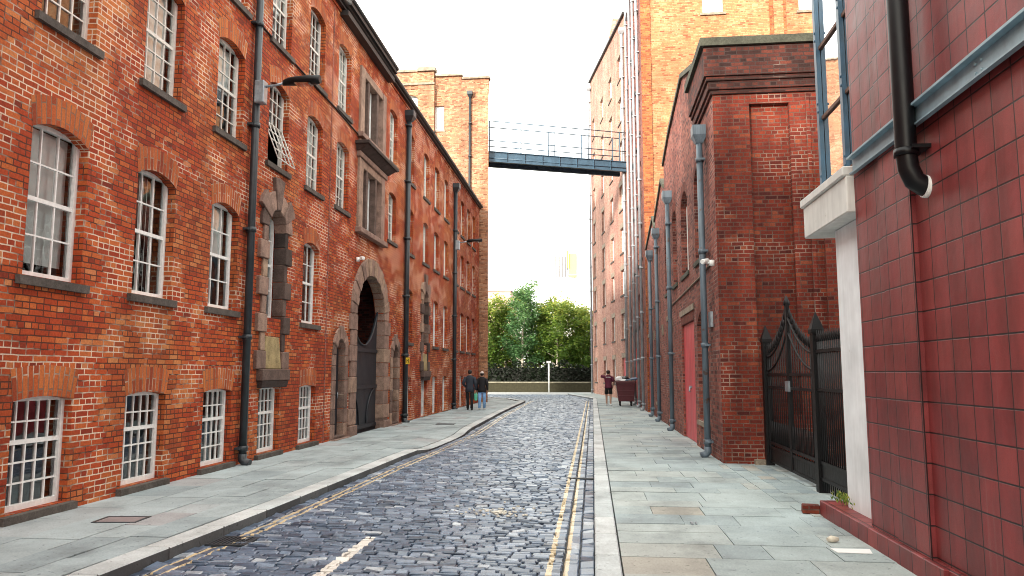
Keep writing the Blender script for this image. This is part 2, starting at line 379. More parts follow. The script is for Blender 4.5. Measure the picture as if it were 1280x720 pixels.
while y < 61:
    d = rnd.uniform(.088, .1)
    far_ = y > 49
    xa = (left_edge(y) if y < 49 else max(-12, -5.3-(y-49)*1.1)) + (.29 if y < 45 else .02); xb = right_edge(y) - (.29 if y < 50 else .02)
    x = xa + rnd.uniform(-.08, 0)
    x = max(x, xa)
    while x < xb - .02:
        w = rnd.uniform(.12, .24); x1 = min(x+w, xb)
        if xb - x1 < .07: x1 = xb
        sett(mb, L, x+.007, x1-.007, y+.007, y+d-.007, RZ + .006*math.sin(y*.6+x))
        x = x1
    y += d
for k in range(2):                       # channel courses along both kerbs
    for side in (0, 1):
        y = 2.6
        while y < (50 if side else 45):
            d = rnd.uniform(.16, .27)
            xo = (right_edge(y) - .285 + k*.143) if side else (kl(y+d/2) + .005 + k*.143)
            sett(mb, L, xo+.005, xo+.138, y+.006, y+d-.006, RZ-.004); y += d
o = mb.build('road', M['sett']); at = o.data.attributes.new('lx', 'FLOAT', 'POINT'); at.data.foreach_set('value', L); structure(o)

def slab(mb, c, z, th=.1, gap=.004, tint=None):      # c: four corners (x,y,z offset)
    cx = sum(q[0] for q in c)/4; cy = sum(q[1] for q in c)/4
    dz = rnd.gauss(0, .0025); ti = tint if tint is not None else min(.93, max(0, rnd.gauss(.5, .22)))
    if tint is None and rnd.random() < .02: ti = 1
    t = []
    for q in c:
        x, y = q[0], q[1]; x += gap*(1 if x < cx else -1); y += gap*(1 if y < cy else -1)
        t.append((x, y, z+(q[2] if len(q) > 2 else 0)+dz+rnd.gauss(0,.0015)))
    mb.hexa([(p[0],p[1],p[2]-th) for p in t] + t, 0, ti)
# left pavement: strips along the street
mb = MB(); cols = [-6.42, -5.72, -5.1]
y = -14.
ys = []
for k in range(4):
    y = -14. + rnd.uniform(0, .3)
    while y < 44.8:
        d = min(rnd.choice((.6,.75,.9,1.05)), 45-y); y1 = y+d
        if k < 2:
            slab(mb, [(cols[k],y),(cols[k+1],y),(cols[k+1],y1),(cols[k],y1)], 0)
        else:
            e0, e1 = kl(y)-.27, kl(y1)-.27; m0, m1 = (-5.1+e0)/2, (-5.1+e1)/2
            if k == 2: slab(mb, [(-5.1,y),(m0,y),(m1,y1),(-5.1,y1)], 0)
            else: slab(mb, [(m0,y),(e0,y,drop(y)*.9),(e1,y1,drop(y1)*.9),(m1,y1)], 0)
        y = y1
structure(mb.build('left_pavement', M['flag_grey']))
g = MB()
g.face([(-20,-14,-.06),(-4.6,-14,-.06),(-4.25,6,-.06),(-4.1,45,-.06),(-5.4,49,-.06),(-20,52.5,-.06)]); structure(g.build('pavement_bed', M['joint']))
g = MB()
for k in range(40):          # the corner beyond the mill
    for j in range(9):
        x0 = -20+k*.4; y0 = 45+j*.8
        x1, y1 = x0+.4, y0+.8
        def inside(x, y): return y < 49 and x < -4.2-(y-45)*.32 or 49 <= y < 52.2 and x < -5.5-(y-49)*.75
        if inside(x1, y1): slab(g, [(x0,y0),(x1,y0),(x1,y1),(x0,y1)], 0)
structure(g.build('corner_pavement', M['flag_grey']))
# right pavement: rows across
mb = MB(); y = -14.
while y < 62:
    d = rnd.choice((.42,.5,.55,.6,.7)); x = right_edge(y) + .235; xe = 3.1 if y < 14.5 else 2.5
    if y > 46: xe = 2.1-(y-46)*.128+.1
    while x < xe-.02:
        w = rnd.choice((.45,.6,.75,.9,1.1)); x1 = min(xe, x+w)
        if xe-x1 < .25: x1 = xe
        slab(mb, [(x,y),(x1,y),(x1,y+d),(x,y+d)], 0); x = x1
    y += d
structure(mb.build('right_pavement', M['flag_york']))
g = MB(); g.face([(.02,-14,-.06),(7,-14,-.06),(7,50.3,-.06),(.02,50.3,-.06)]); g.face([(.02,50.31,-.06),(4,50.31,-.06),(4,62.5,-.06),(-2.2,62.5,-.06)])
structure(g.build('footway_bed', M['joint']))
mb = MB()                                # paler setts across the gateway
y = 8.9
while y < 14.2:
    x = 2.35 + max(0, (9.8-y)*.3)
    while x < 3.08:
        slab(mb, [(x,y),(x+.24,y),(x+.24,y+.34),(x,y+.34)], .004, .02); x += .24
    y += .34
structure(mb.build('gateway_paving', M['flag_york']))
g = MB(); g.face([(3.12,9.,-.005),(9,9.,-.005),(9,14.34,-.005),(3.12,14.34,-.005)]); structure(g.build('yard', M['yard']))

def kerb_run(name, pts, w, side, zf=lambda t: 0):
    mb = MB()
    for a, b_ in zip(pts, pts[1:]):
        Lk = math.hypot(b_[0]-a[0], b_[1]-a[1]); n = max(1, round(Lk/.92))
        dx, dy = (b_[0]-a[0])/Lk, (b_[1]-a[1])/Lk; nx, ny = -dy*side, dx*side
        for k in range(n):
            s0, s1 = Lk*k/n+.003, Lk*(k+1)/n-.003
            p0 = (a[0]+dx*s0, a[1]+dy*s0); p1 = (a[0]+dx*s1, a[1]+dy*s1); z0, z1 = zf(p0[1]), zf(p1[1]); j = rnd.gauss(.003,.002)
            t = [(p0[0],p0[1],z0+j),(p0[0]+nx*w,p0[1]+ny*w,z0+j),(p1[0]+nx*w,p1[1]+ny*w,z1+j),(p1[0],p1[1],z1+j)]
            if side > 0: t = [t[0], t[3], t[2], t[1]]
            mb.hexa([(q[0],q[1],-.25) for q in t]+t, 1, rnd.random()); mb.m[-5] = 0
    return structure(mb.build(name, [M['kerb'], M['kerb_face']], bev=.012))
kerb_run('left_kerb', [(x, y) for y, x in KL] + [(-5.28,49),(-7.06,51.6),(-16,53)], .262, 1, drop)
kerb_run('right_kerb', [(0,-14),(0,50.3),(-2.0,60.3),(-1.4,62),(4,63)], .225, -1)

# ------------------------------------------------------------------ walls and windows
def wall(mb, u0, u1, z0, z1, ops, depth=.14, mat=0, rmat=None, top=None):
    """vertical wall sheet with openings (u0,u1,z0,z1,rise) and their reveals"""
    rmat = mat if rmat is None else rmat
    us = sorted({u0, u1} | {o[0] for o in ops} | {o[1] for o in ops}); us = [u for u in us if u0 <= u <= u1]
    zs = sorted({z0, z1} | {o[2] for o in ops} | {o[3] for o in ops}); zs = [z for z in zs if z0 <= z <= z1]
    for k in range(len(zs)-1):
        zc = (zs[k]+zs[k+1])/2; run = None
        for j in range(len(us)-1):
            uc = (us[j]+us[j+1])/2
            hole = any(o[0] < uc < o[1] and o[2] < zc < o[3] for o in ops)
            if not hole and run is None: run = us[j]
            if (hole or j == len(us)-2) and run is not None:
                e = us[j] if hole else us[j+1]
                mb.face([(run,0,zs[k]),(e,0,zs[k]),(e,0,zs[k+1]),(run,0,zs[k+1])], mat); run = None
    for o in ops:
        a, b_, c, d, r = o[:5]; dp = o[5] if len(o) > 5 else depth
        pts = arc(a, b_, d, r)
        if r:
            for p, q in zip(pts, pts[1:]):
                mb.face([(p[0],0,p[1]),(q[0],0,q[1]),(q[0],0,d),(p[0],0,d)], mat)
        for p, q in zip(pts, pts[1:]):
            mb.face([(p[0],0,p[1]),(p[0],dp,p[1]),(q[0],dp,q[1]),(q[0],0,q[1])], rmat)
        mb.face([(a,0,c),(a,dp,c),(a,dp,pts[0][1]),(a,0,pts[0][1])], rmat)
        mb.face([(b_,0,c),(b_,0,pts[-1][1]),(b_,dp,pts[-1][1]),(b_,dp,c)], rmat)
        mb.face([(a,0,c),(b_,0,c),(b_,dp,c),(a,dp,c)], rmat)
def arc(a, b_, top, rise, n=10):
    if not rise: return [(a, top), (b_, top)]
    c = (a+b_)/2; h = (b_-a)/2
    if rise >= h*.6:
        return [(c - h*math.cos(math.pi*k/n), top-rise+rise*math.sin(math.pi*k/n)) for k in range(n+1)]
    rad = (h*h+rise*rise)/(2*rise); ang = math.asin(h/rad)
    return [(c + rad*math.sin(ang*(2*k/n-1)), top-rad+rad*math.cos(ang*(2*k/n-1))) for k in range(n+1)]
def soldier(mb, a, b_, top, rise, t=.34, mat=1, flare=1.13, v=-.004):
    pts = arc(a-.005, b_+.005, top, rise) if rise else [(a+(b_-a)*k/10, top) for k in range(11)]
    c = (a+b_)/2; s_ = 0; out = [(c+(p[0]-c)*flare, p[1]+t) for p in pts]
    for k in range(len(pts)-1):
        d = math.hypot(pts[k+1][0]-pts[k][0], pts[k+1][1]-pts[k][1])
        mb.face([(pts[k][0],v,pts[k][1]),(pts[k+1][0],v,pts[k+1][1]),(out[k+1][0],v,out[k+1][1]),(out[k][0],v,out[k][1])], mat,
                [(a*7.7, s_),(a*7.7, s_+d),(a*7.7+.338, s_+d),(a*7.7+.338, s_)], .5)
        s_ += d

WC = {}
def window(parent, F, deg, u, v, z, w, h, cols, rows, rail=None, fm='white', gm='glass', sill=True, blind=0, bar=.02, border=.055, archtop=0, sillm='sill', opened=False, lint=0):
    """a window with glazing bars, a glass sheet, a sill and perhaps a blind, centred on u, its foot at z"""
    key = (round(w,3), round(h,3), cols, rows, rail, fm, gm, sill, blind, archtop, sillm, opened, lint)
    if key not in WC:
        fr = MB(); hw = w/2; D0, D1 = -.012, .055
        fr.box(-hw, -hw+border, D0, D1, 0, h); fr.box(hw-border, hw, D0, D1, 0, h)
        fr.box(-hw+border, hw-border, D0, D1, 0, border*1.25); fr.box(-hw+border, hw-border, D0, D1, h-border, h)
        iw = w-2*border; z0 = border*1.25; ih = h-z0-border; lo = 0
        if rail is not None:
            zr = z0+ih*rail/rows; fr.box(-hw+border, hw-border, .002, .05, zr-.026, zr+.026)
            if opened: lo = zr+.03
        for k in range(1, cols):
            x = -hw+border+iw*k/cols; fr.box(x-bar/2, x+bar/2, .01, .04, max(z0, lo), h-border)
        for k in range(1, rows):
            if k == rail: continue
            zz = z0+ih*k/rows
            if zz < lo: continue
            fr.box(-hw+border, hw-border, .011, .038, zz-bar/2, zz+bar/2)
        if opened:      # bottom sash swung out at its foot
            hh = lo-z0; P = lambda x, t: (x, -.32*(1-t)-.01, z0+hh*t*.97)
            for k in range(cols+1):
                x = -hw+border+iw*k/cols; fr.tube([P(x,0), P(x,1)], .013, 5)
            for k in range(5):
                fr.tube([P(-hw+border, k/4), P(hw-border, k/4)], .013, 5)
        gl = MB(); gl.face([(-hw+.02, .03, max(.02, lo)),(hw-.02, .03, max(.02, lo)),(hw-.02, .03, h-.02),(-hw+.02, .03, h-.02)])
        sl = None
        if sill:
            s1 = MB(); s1.hexa([(-hw-.1,-.2,-.115),(hw+.1,-.2,-.115),(hw+.1,.0,-.115),(-hw-.1,.0,-.115),(-hw-.1,-.2,-.015),(hw+.1,-.2,-.015),(hw+.1,.0,.0),(-hw-.1,.0,.0)], 0, .5)
            sl = s1.mesh('sill', M[sillm])
        bl = None
        if blind:
            b1 = MB(); z_ = h*(1-blind)
            if blind == 1.5:
                n = max(4, int(w/.1))
                for k in range(n):
                    x = -hw+.06+(w-.12)*k/n; b1.face([(x,.12,.06),(x+.055,.145,.06),(x+.055,.145,h-.06),(x,.12,h-.06)])
            else: b1.face([(-hw+.04,.13,z_),(hw-.04,.13,z_),(hw-.04,.13,h-.04),(-hw+.04,.13,h-.04)])
            bl = b1.mesh('blind', M['blind'])
        lt = None
        if lint:
            l1 = MB(); l1.box(-hw-.12, hw+.12, -.17, .0, h+.002, h+lint, 0, .6); lt = l1.mesh('lintel', M['lintel'])
        WC[key] = (fr.mesh('window', M[fm]), gl.mesh('glass', M[gm]), sl, bl, lt)
    f, gl, sl, bl, lt = WC[key]
    o = bpy.data.objects.new('window', f); C.objects.link(o); o.parent = parent
    p = F(u, v, z); q = OFF[parent.name]; o.location = (p[0]-q[0], p[1]-q[1], p[2]-q[2]); o.rotation_euler.z = R(deg)
    for nm, me in (('glass', gl), ('sill', sl), ('blind', bl), ('lintel', lt)):
        if me:
            c = bpy.data.objects.new(nm, me); C.objects.link(c); c.parent = o
    return o

def downpipe(name, parent, x, y, z0, z1, r, nx, mat, hopper=True, shoe=True, n=10, brackets=2.0):
    mb = MB(); mb.tube([(x,y,z0+(.12 if shoe else 0)),(x,y,z1)], r, n)
    z = z0+.3
    while z < z1:
        mb.tube([(x,y,z-.045),(x,y,z+.045)], r*1.28, n); mb.box(x-r*1.5 if nx > 0 else x, x if nx > 0 else x+r*1.5, y-r*1.9, y+r*1.9, z-.02, z+.02); z += brackets
    if hopper:
        h = [(x-r*2.3,y-r*2.4),(x+r*2.3,y-r*2.4),(x+r*2.3,y+r*2.4),(x-r*2.3,y+r*2.4)]; l = [(x-r*1.1,y-r*1.1),(x+r*1.1,y-r*1.1),(x+r*1.1,y+r*1.1),(x-r*1.1,y+r*1.1)]
        mb.hexa([(*q, z1-.1) for q in l]+[(*q, z1+.06) for q in h]); mb.box(x-r*2.3,x+r*2.3,y-r*2.4,y+r*2.4,z1+.06,z1+.26)
    if shoe:
        mb.tube([(x,y,z0+.2),(x,y,z0+.1),(x+nx*.05,y,z0+.05),(x+nx*.14,y,z0+.02)], r*1.15, n)
    return mb.build(name, mat, parent)

def voussoirs(mb, a, b_, spring, rise, t, n, v0, v1, key=1.0, tints=(.35,.75), ease=1.0, extra=None):
    c = (a+b_)/2; h = (b_-a)/2
    for k in range(n):
        t0, t1 = math.pi*k/n, math.pi*(k+1)/n; e = .004
        tt = t*(extra[k] if extra else 1)
        pts = []
        for ang in (t0+e, (t0+t1)/2, t1-e): pts.append((c-h*math.cos(ang), spring+rise*math.sin(ang)))
        for ang in (t1-e, (t0+t1)/2, t0+e): pts.append((c-(h+tt)*math.cos(ang), spring+(rise+tt)*math.sin(ang)))
        mb.prism(pts[::-1], v0-(.02 if k % 2 else 0), v1, 0, rnd.uniform(*tints))

# ------------------------------------------------------------------ the long mill on the left
LW = -6.4
mill = thing('brick_mill', 'long red brick mill with white barred windows and stone archway along the left pavement', 'mill', (LW-4, 20, 0))
F = frame(LW, 0, 90)
near = [2.1, 4.15, 6.2, 8.28, 10.32, 12.42, 14.5, 16.52, 18.5]
far = [23.4, 25.85, 28.35, 30.35, 32.4, 34.85, 36.6, 38.4, 40.2]
hw = .49; ops = []; lint = []
for k, c in enumerate(near):
    if k != 8: ops.append((c-hw, c+hw, .10, 1.38, .05, .12)); lint.append(ops[-1])
    if k == 6: ops.append((c-.40, c+.44, 2.74, 4.97, .42, .22))
    elif k != 8: ops.append((c-hw, c+hw, 2.76, 4.62, .13)); lint.append(ops[-1])
    ops.append((c-hw, c+hw, 5.86, 7.6, .13)); lint.append(ops[-1])
    ops.append((c-hw, c+hw, 8.42, 10.22, .13)); lint.append(ops[-1])
for k, c in enumerate(far):
    if k > 0: ops.append((c-.46, c+.46, .02, 1.52, .06, .12)); lint.append(ops[-1])
    if k == 2: ops.append((c-.395, c+.395, 2.7, 4.79, .395, .22))
    elif k > 0: ops.append((c-.46, c+.46, 2.72, 4.58, .1)); lint.append(ops[-1])
    ops.append((c-.46, c+.46, 5.86, 7.45, .1)); lint.append(ops[-1])
    ops.append((c-.46, c+.46, 8.42, 10.2, .1)); lint.append(ops[-1])
ARCH = (19.885, 22.615, -.13, 4.465, 1.2, .27)
ops += [ARCH, (18.288, 18.992, .07, 2.512, .4, .4), (23.708, 24.332, -.03, 2.562, .4, .4)]
ops += [(19.95, 22.05, 5.72, 7.5, 0, .3), (19.95, 22.05, 8.38, 10.15, 0, .3)]
w = MB(F); wall(w, -12, 42.2, -.2, 10.95, ops, .14)
for o in lint: soldier(w, o[0], o[1], o[3], o[4], .36 if o[3] < 2 else .34)
wi = MB(frame(LW-.75, 0, 90)); wall(wi, -12, 42.2, -.2, 10.95, [(18.95,23.45,-.2,5.45,0,0)], 0); wi.build('room_backing', M['dark'], mill)
w.face([(42.2,0,-.2),(42.2,12,-.2),(42.2,12,10.95),(42.2,0,10.95)]); w.face([(-12,0,-.2),(-12,12,-.2),(-12,12,10.95),(-12,0,10.95)])
w.face([(-12,12,-.2),(42.2,12,-.2),(42.2,12,10.95),(-12,12,10.95)])
w.box(-12, 42.2, -.03, .2, 10.95, 11.03)
w.box(17.55, 17.62, -.006, .01, -.1, 10.9, 3)          # straight joint between two builds
w.build('wall', [M['brick'], M['brick_arch'], M['dark'], M['brick_plum']], mill)
for k, c in enumerate(near):
    if k != 8: window(mill, F, 90, c, .12, .10, .98, 1.28, 5, 5, 3, blind=1.5 if k in (5,6) else 0, sillm='sill')
    if k == 6: window(mill, F, 90, c+.02, .22, 2.74, .78, 2.2, 2, 4, 2, blind=.5, sillm='stone')
    elif k != 8: window(mill, F, 90, c, .14, 2.76, .98, 1.86, 3, 4, 2, blind=(1.5, .4, 1.5, .9, 1.5, .5, 0, 1.5)[k])
    window(mill, F, 90, c, .14, 5.86, .98, 1.74, 4, 6, 3, blind=(0,.9,1.5,0,.95,.5,0,.9,.6)[k], opened=(k == 6), fm='cream')
    window(mill, F, 90, c, .14, 8.42, .98, 1.8, 4, 6, 3, blind=(.9,0,.9,.9,0,.9,.5,0,.9)[k], fm='cream')
for k, c in enumerate(far):
    if k > 0: window(mill, F, 90, c, .12, .02, .92, 1.5, 4, 5, 3, sillm='coping', blind=.95 if k % 2 else 0)
    if k == 2: window(mill, F, 90, c, .22, 2.7, .72, 2.05, 2, 4, 2, sillm='stone')
    elif k > 0: window(mill, F, 90, c, .14, 2.72, .92, 1.86, 2, 4, 2, blind=.95)
    window(mill, F, 90, c, .14, 5.86, .92, 1.6, 3, 5, 3, blind=.9 if k % 3 else .4, fm='cream')
    window(mill, F, 90, c, .14, 8.42, .92, 1.78, 3, 6, 3, blind=.9 if k % 2 else .95, fm='cream')
# stone surround of the round headed windows
def gibbs(c, half, zs, top, v1=.2, dark=(.1,.75)):
    s = MB(F); z = 1.72; k = 0; zr = top-half
    while z < zr-.02:
        h = min(.36, zr-z); bw_ = .40 if k % 2 == 0 else .20; p = -.075 if k % 2 == 0 else -.045
        s.box(c-half-bw_, c-half, p, v1, z+.004, z+h-.004, 0, rnd.uniform(.2, .95))
        s.box(c+half, c+half+bw_*.8, p, v1, z+.004, z+h-.004, 0, rnd.uniform(0, .45))
        z += h; k += 1
    voussoirs(s, c-half, c+half, zr, half, .38, 7, -.06, v1, tints=dark, extra=[.9,1.35,1.0,1.75,1.0,1.35,.9])
    s.box(c-half-.25, c+half+.25, -.14, .1, 1.50, 1.72, 0, .3)          # ledge
    s.hexa([(c-half-.2,-.10,1.36),(c+half+.2,-.10,1.36),(c+half+.2,.1,1.36),(c-half-.2,.1,1.36),(c-half-.22,-.13,1.5),(c+half+.22,-.13,1.5),(c+half+.22,.1,1.5),(c-half-.22,.1,1.5)], 0, .05)
    s.build('window_surround', M['stone'], mill, bev=.012)
    a = MB(F); a.prism([(c-half+.01,1.73),(c+half-.01,1.73),(c+half-.16,2.36),(c-half+.01,2.36)], -.05, .05, 0, .6); a.build('apron_stone', M['stone_yellow'], mill, bev=.01)
gibbs(14.52, .40, 0, 4.95); gibbs(28.35, .38, 0, 4.77, dark=(.4,.85))
# archway, its piers and the two doorways
s = MB(F)
voussoirs(s, 19.9, 22.6, 3.25, 1.2, .5, 17, -.05, .26, tints=(.45,.85))
for a0, a1, r0 in ((19.42, 19.9, 1), (22.6, 23.1, 0)):
    z = -.14; k = 0
    while z < 3.24:
        h = min(.42, 3.25-z)
        if r0: s.box(a0-(.12 if k % 2 else 0), a1, -.05-(.01 if k%2 else 0), .26, z+.005, z+h-.005, 0, rnd.uniform(.4,.85))
        else: s.box(a0, a1+(.14 if k % 2 else 0), -.05-(.01 if k%2 else 0), .26, z+.005, z+h-.005, 0, rnd.uniform(.3,.8))
        z += h; k += 1
s.box(19.3, 19.915, -.1, .25, -.2, .25, 0, .5); s.box(22.585, 23.2, -.1, .25, -.25, .2, 0, .5)
s.build('archway', M['stone'], mill, bev=.015)
for (a, b_, top, n_) in ((18.3, 18.98, 2.5, 'a'), (23.72, 24.32, 2.55, 'b')):
    s = MB(F); hh = (b_-a)/2; voussoirs(s, a, b_, top-.4, .4, .27, 7, -.04, .35, tints=(.35,.8), extra=[.85,1,1.1,1.3,1.1,1,.85])
    z = 0.02
    while z < top-.42:
        h = min(.36, top-.4-z)
        for x0, x1 in ((a-.26, a), (b_, b_+.26)): s.box(x0, x1, -.035, .35, z+.005, z+h-.005, 0, rnd.uniform(.35,.85))
        z += h
    s.box(a-.3, b_+.3, -.16, .4, -.15, .02, 0, .5); s.box(a-.05, b_+.05, -.05, .4, .02, .08, 0, .3)
    s.build('doorway_surround', M['stone'], mill, bev=.012)
    d = MB(F); d.box(a-.0, b_+.0, .15, .19, .081, top)
    for k in range(4): d.box(a+.06+k*.145, a+.15+k*.145, .138, .15, .2, top-.5)
    door = d.build('door', M['gate_navy'], mill)
    h_ = MB(F); h_.tube([(b_-.08,.12,1.0),(b_-.08,.12,1.15)], .015, 8); h_.build('handle', M['galv'], door)
# boarded gates of the archway with a swept top
for sgn in (-1, 1):
    gt = MB(F); uc = 21.25; n = 12
    top = lambda t: 2.45 + 1.05*t**2.2
    for k in range(n):
        t0, t1 = k/n, (k+1)/n; u0 = uc+sgn*1.34*t0; u1 = uc+sgn*1.34*t1
        a, b_ = (u0, u1) if sgn > 0 else (u1, u0)
        za, zb = (top(t0), top(t1)) if sgn > 0 else (top(t1), top(t0))
        gt.prism([(a+.004,-.08),(b_-.004,-.08),(b_-.004,zb),(a+.004,za)], .20, .24)
    P = [(uc+sgn*1.34*k/12, .185, top(k/12)) for k in range(13)]; gt.tube(P, .028, 8)
    for z in (.12, 1.25, 2.3): gt.box(min(uc, uc+sgn*1.34), max(uc, uc+sgn*1.34), .165, .20, z-.05, z+.05)
    Q = [(uc+sgn*(1.3-.95*math.sin(math.pi/2*k/10)), .18, .2+1.0*(math.cos(math.pi/2*k/10))) for k in range(11)]; gt.tube(Q, .022, 6)
    gt.build('gate_leaf', M['gate_navy'], mill)
g = MB(F); g.box(19.9, 22.6, -.02, 6, -.14, -.10); g.build('archway_floor', M['sill'], mill)
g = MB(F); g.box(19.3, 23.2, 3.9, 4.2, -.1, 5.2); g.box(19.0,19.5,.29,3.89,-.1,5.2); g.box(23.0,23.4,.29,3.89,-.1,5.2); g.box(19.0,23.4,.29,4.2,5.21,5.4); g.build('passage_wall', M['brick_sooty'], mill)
# two stone window bays above the arch with a bracketed hood between
s = MB(F)
for z0, z1 in ((5.62, 7.6), (8.3, 10.25)):
    s.box(19.72, 20.06, -.07, .28, z0, z1, 0, .72); s.box(21.94, 22.28, -.07, .28, z0, z1, 0, .6)
    for c in (20.55, 21.45): s.box(c-.075, c+.075, -.03, .26, z0+.1, z1-.1, 0, .3)
    s.box(20.06, 21.94, -.05, .28, z1-.22, z1, 0, .7); s.box(19.62, 22.38, -.17, .2, z0-.14, z0, 0, .55); s.box(20.06,21.94,-.02,.28,z0,z0+.1,0,.5)
s.box(19.62, 22.38, -.12, .1, 7.602, 7.75, 0, .6)
s.hexa([(19.6,-.14,7.75),(22.4,-.14,7.75),(22.4,.1,7.75),(19.6,.1,7.75),(19.5,-.36,7.9),(22.5,-.36,7.9),(22.5,.1,7.9),(19.5,.1,7.9)], 0, .12)
s.box(19.46, 22.54, -.40, .1, 7.9, 8.0, 0, .05); s.box(19.75, 22.25, -.06, .1, 8.0, 8.16, 0, .75)
for c in (20.0, 21.0, 22.0): s.box(c-.06, c+.06, -.1, .1, 8.0, 8.158, 0, .4)
s.build('bay_stonework', M['stone'], mill, bev=.012)
for z0 in (5.72, 8.4):
    for c, ww in ((20.27, .40), (21.0, .74), (21.73, .40)):
        window(mill, F, 90, c, .17, z0, ww, 1.7, 1 if ww < .5 else 2, 4, 2, sill=False, blind=.9)
# eaves, gutter, roof, chimney
e = MB(F); e.box(-12, 42.2, -.13, .0, 11.03, 11.13); e.tube([(-12,-.16,11.16),(42.2,-.16,11.16)], .07, 8)
e.box(18.0, 22.6, -.30, -.002, 11.132, 11.27); e.box(18.0, 22.6, -.22, -.002, 10.86, 11.0); e.tube([(18.0,-.30,11.30),(22.6,-.30,11.30)], .06, 8)
e.build('gutter', M['lead'], mill)
e = MB(F); e.face([(-12,-.1,11.2),(42.2,-.1,11.2),(42.2,6,14.2),(-12,6,14.2)]); e.face([(-12,6,14.2),(42.2,6,14.2),(42.2,12,11.2),(-12,12,11.2)]); e.build('roof', M['slate'], mill)
e = MB(F); e.box(17.4, 18.1, .5, 1.3, 11.2, 14.2); e.box(17.34,18.16,.44,1.36,13.9,14.05); e.build('chimney', M['brick'], mill)
downpipe('downpipe', mill, LW+.11, 13.2, 0, 10.9, .07, 1, M['pipe_black'], hopper=False)
downpipe('downpipe', mill, LW+.11, 25.02, -.05, 10.5, .085, 1, M['pipe_black'])
downpipe('downpipe', mill, LW+.11, 34.1, -.05, 10.2, .085, 1, M['pipe_black'])
c = MB(); c.tube([(LW+.03, 13.3, 8.42),(LW+.03,15.5,8.33),(LW+.03,18,8.28),(LW+.03,19.6,8.2)], .022, 6); c.build('wall_cable', M['black'], mill)

def street_lamp(x, y, z, label):
    t = thing('street_lamp', label, 'street lamp', (x, y, z), 'lamps bracketed off the drainpipes')
    b = MB(); b.box(x-.06, x+.13, y-.19, y-.01, z-.42, z+.02); b.build('control_box', M['galv'], t, bev=.015)
    b = MB(); b.tube([(x+.1,y-.08,z-.08),(x+.3,y-.08,z-.06),(x+.5,y-.08,z-.02)], .024, 8); b.build('arm', M['galv'], t)
    b = MB(); n = 9; prof = [(0,.04),(.04,.07),(.12,.10),(.26,.14),(.46,.15),(.62,.14),(.72,.08)]
    ringsv = []
    for s_, wv in prof:
        hgt = .10*math.sin(min(1, s_/.3+.35)*math.pi/2); xx = x+.46+s_; zz = z-.02+s_*.03
        ringsv.append([b.add((xx, y-.08+wv*math.cos(2*math.pi*j/n), zz+(hgt if math.sin(2*math.pi*j/n) > 0 else .055)*math.sin(2*math.pi*j/n))) for j in range(n)])
    for k in range(len(ringsv)-1):
        for j in range(n): b.fi((ringsv[k][j],ringsv[k][(j+1)%n],ringsv[k+1][(j+1)%n],ringsv[k+1][j]),0,None,.5,True)
    b.fi(ringsv[0][::-1]); b.fi(ringsv[-1]); b.tube([(x+.72,y-.08,z+.04),(x+.72,y-.08,z+.085)], .035, 8)
    hd = b.build('lamp_head', M['black'], t)
    b = MB(); b.box(x+.72, x+1.02, y-.17, y+.01, z-.075, z-.055); b.build('lens', M['glass_sky'], hd)
street_lamp(LW+.18, 13.25, 7.12, 'flat headed street lamp on the nearest black drainpipe, beside a second-floor window')
street_lamp(LW+.18, 34.2, 7.75, 'flat headed street lamp far along the left mill on its last drainpipe')

def cctv(x, y, z, dx, dy, label):
    t = thing('security_camera', label, 'camera', (x, y, z), 'white security cameras on the walls'); b = MB()
    b.tube([(x,y,z),(x+dx*.12,y+dy*.05,z+.02)], .02, 8); b.tube([(x,y,z-.05),(x,y,z+.06)], .05, 10); b.build('bracket', M['white'], t)
    b = MB(); a = Vector((x+dx*.12, y+dy*.05, z+.04)); d = Vector((dx*.5, -.85, -.18)).normalized()
    b.tube([a-d*.12, a-d*.1, a+d*.14, a+d*.17], [.03,.05,.05,.04], 12); b.build('housing', M['white'], t)
cctv(LW+.06, 19.75, 4.72, 1, 0, 'white security camera on the left mill just above the big stone archway')
cctv(2.3, 14.62, 3.74, -1, 0, 'white security camera near the corner of the dark red brick warehouse')
# yellow hydrant plate on the second drainpipe
t = thing('hydrant_sign', 'small yellow H plate strapped to a black drainpipe past the archway', 'sign', (LW+.24, 25.02, 2.05))
b = MB(); b.box(LW+.14, LW+.27, 24.915, 24.93, 1.94, 2.16); b.build('plate', plain('hydrant_yellow', (.75,.5,.03), .4), t)
b = MB(); b.box(LW+.17, LW+.188, 24.91, 24.914, 1.99, 2.12); b.box(LW+.222, LW+.24, 24.91, 24.914, 1.99, 2.12); b.box(LW+.188, LW+.222, 24.91, 24.914, 2.045, 2.065); b.build('letter', M['black'], t)

# ------------------------------------------------------------------ tower at the far end of the mill
tw = thing('stair_tower', 'tall peach brick stair tower rising past the far end of the left mill', 'tower', (-9, 46, 0))
F = frame(-13.6, 42.6, 0); ox = 13.6
w = MB(F)
wl = ox-9.25; wm = ox-7.6; we = ox-5.95
o1 = [(ox-11.45, ox-10.1, 15.7, 18.2, .25)]; wall(w, 0, wl, -.2, 19.6, o1, .2)
o2 = [(ox-9.2, ox-8.65, 16.0, 17.5, 0), (ox-9.0, ox-8.6, 13.6, 14.6, 0)]
F2 = frame(-13.6, 42.75, 0); w.xf = F2; wall(w, wl, wm, -.2, 19.3, o2, .15)
w.xf = frame(-13.6, 42.68, 0); wall(w, wm, we, -.2, 19.05, [], .15)
w.xf = frame(-5.95, 42.68, 99.5); wall(w, 0, 9.5, -.2, 19.05, [], .15)
w.xf = None
w.face([(-13.6,42.6,-.2),(-13.6,52,-.2),(-13.6,52,19.6),(-13.6,42.6,19.6)]); w.face([(-13.6,52,-.2),(-7.5,52,-.2),(-7.5,52,19.05),(-13.6,52,19.05)])
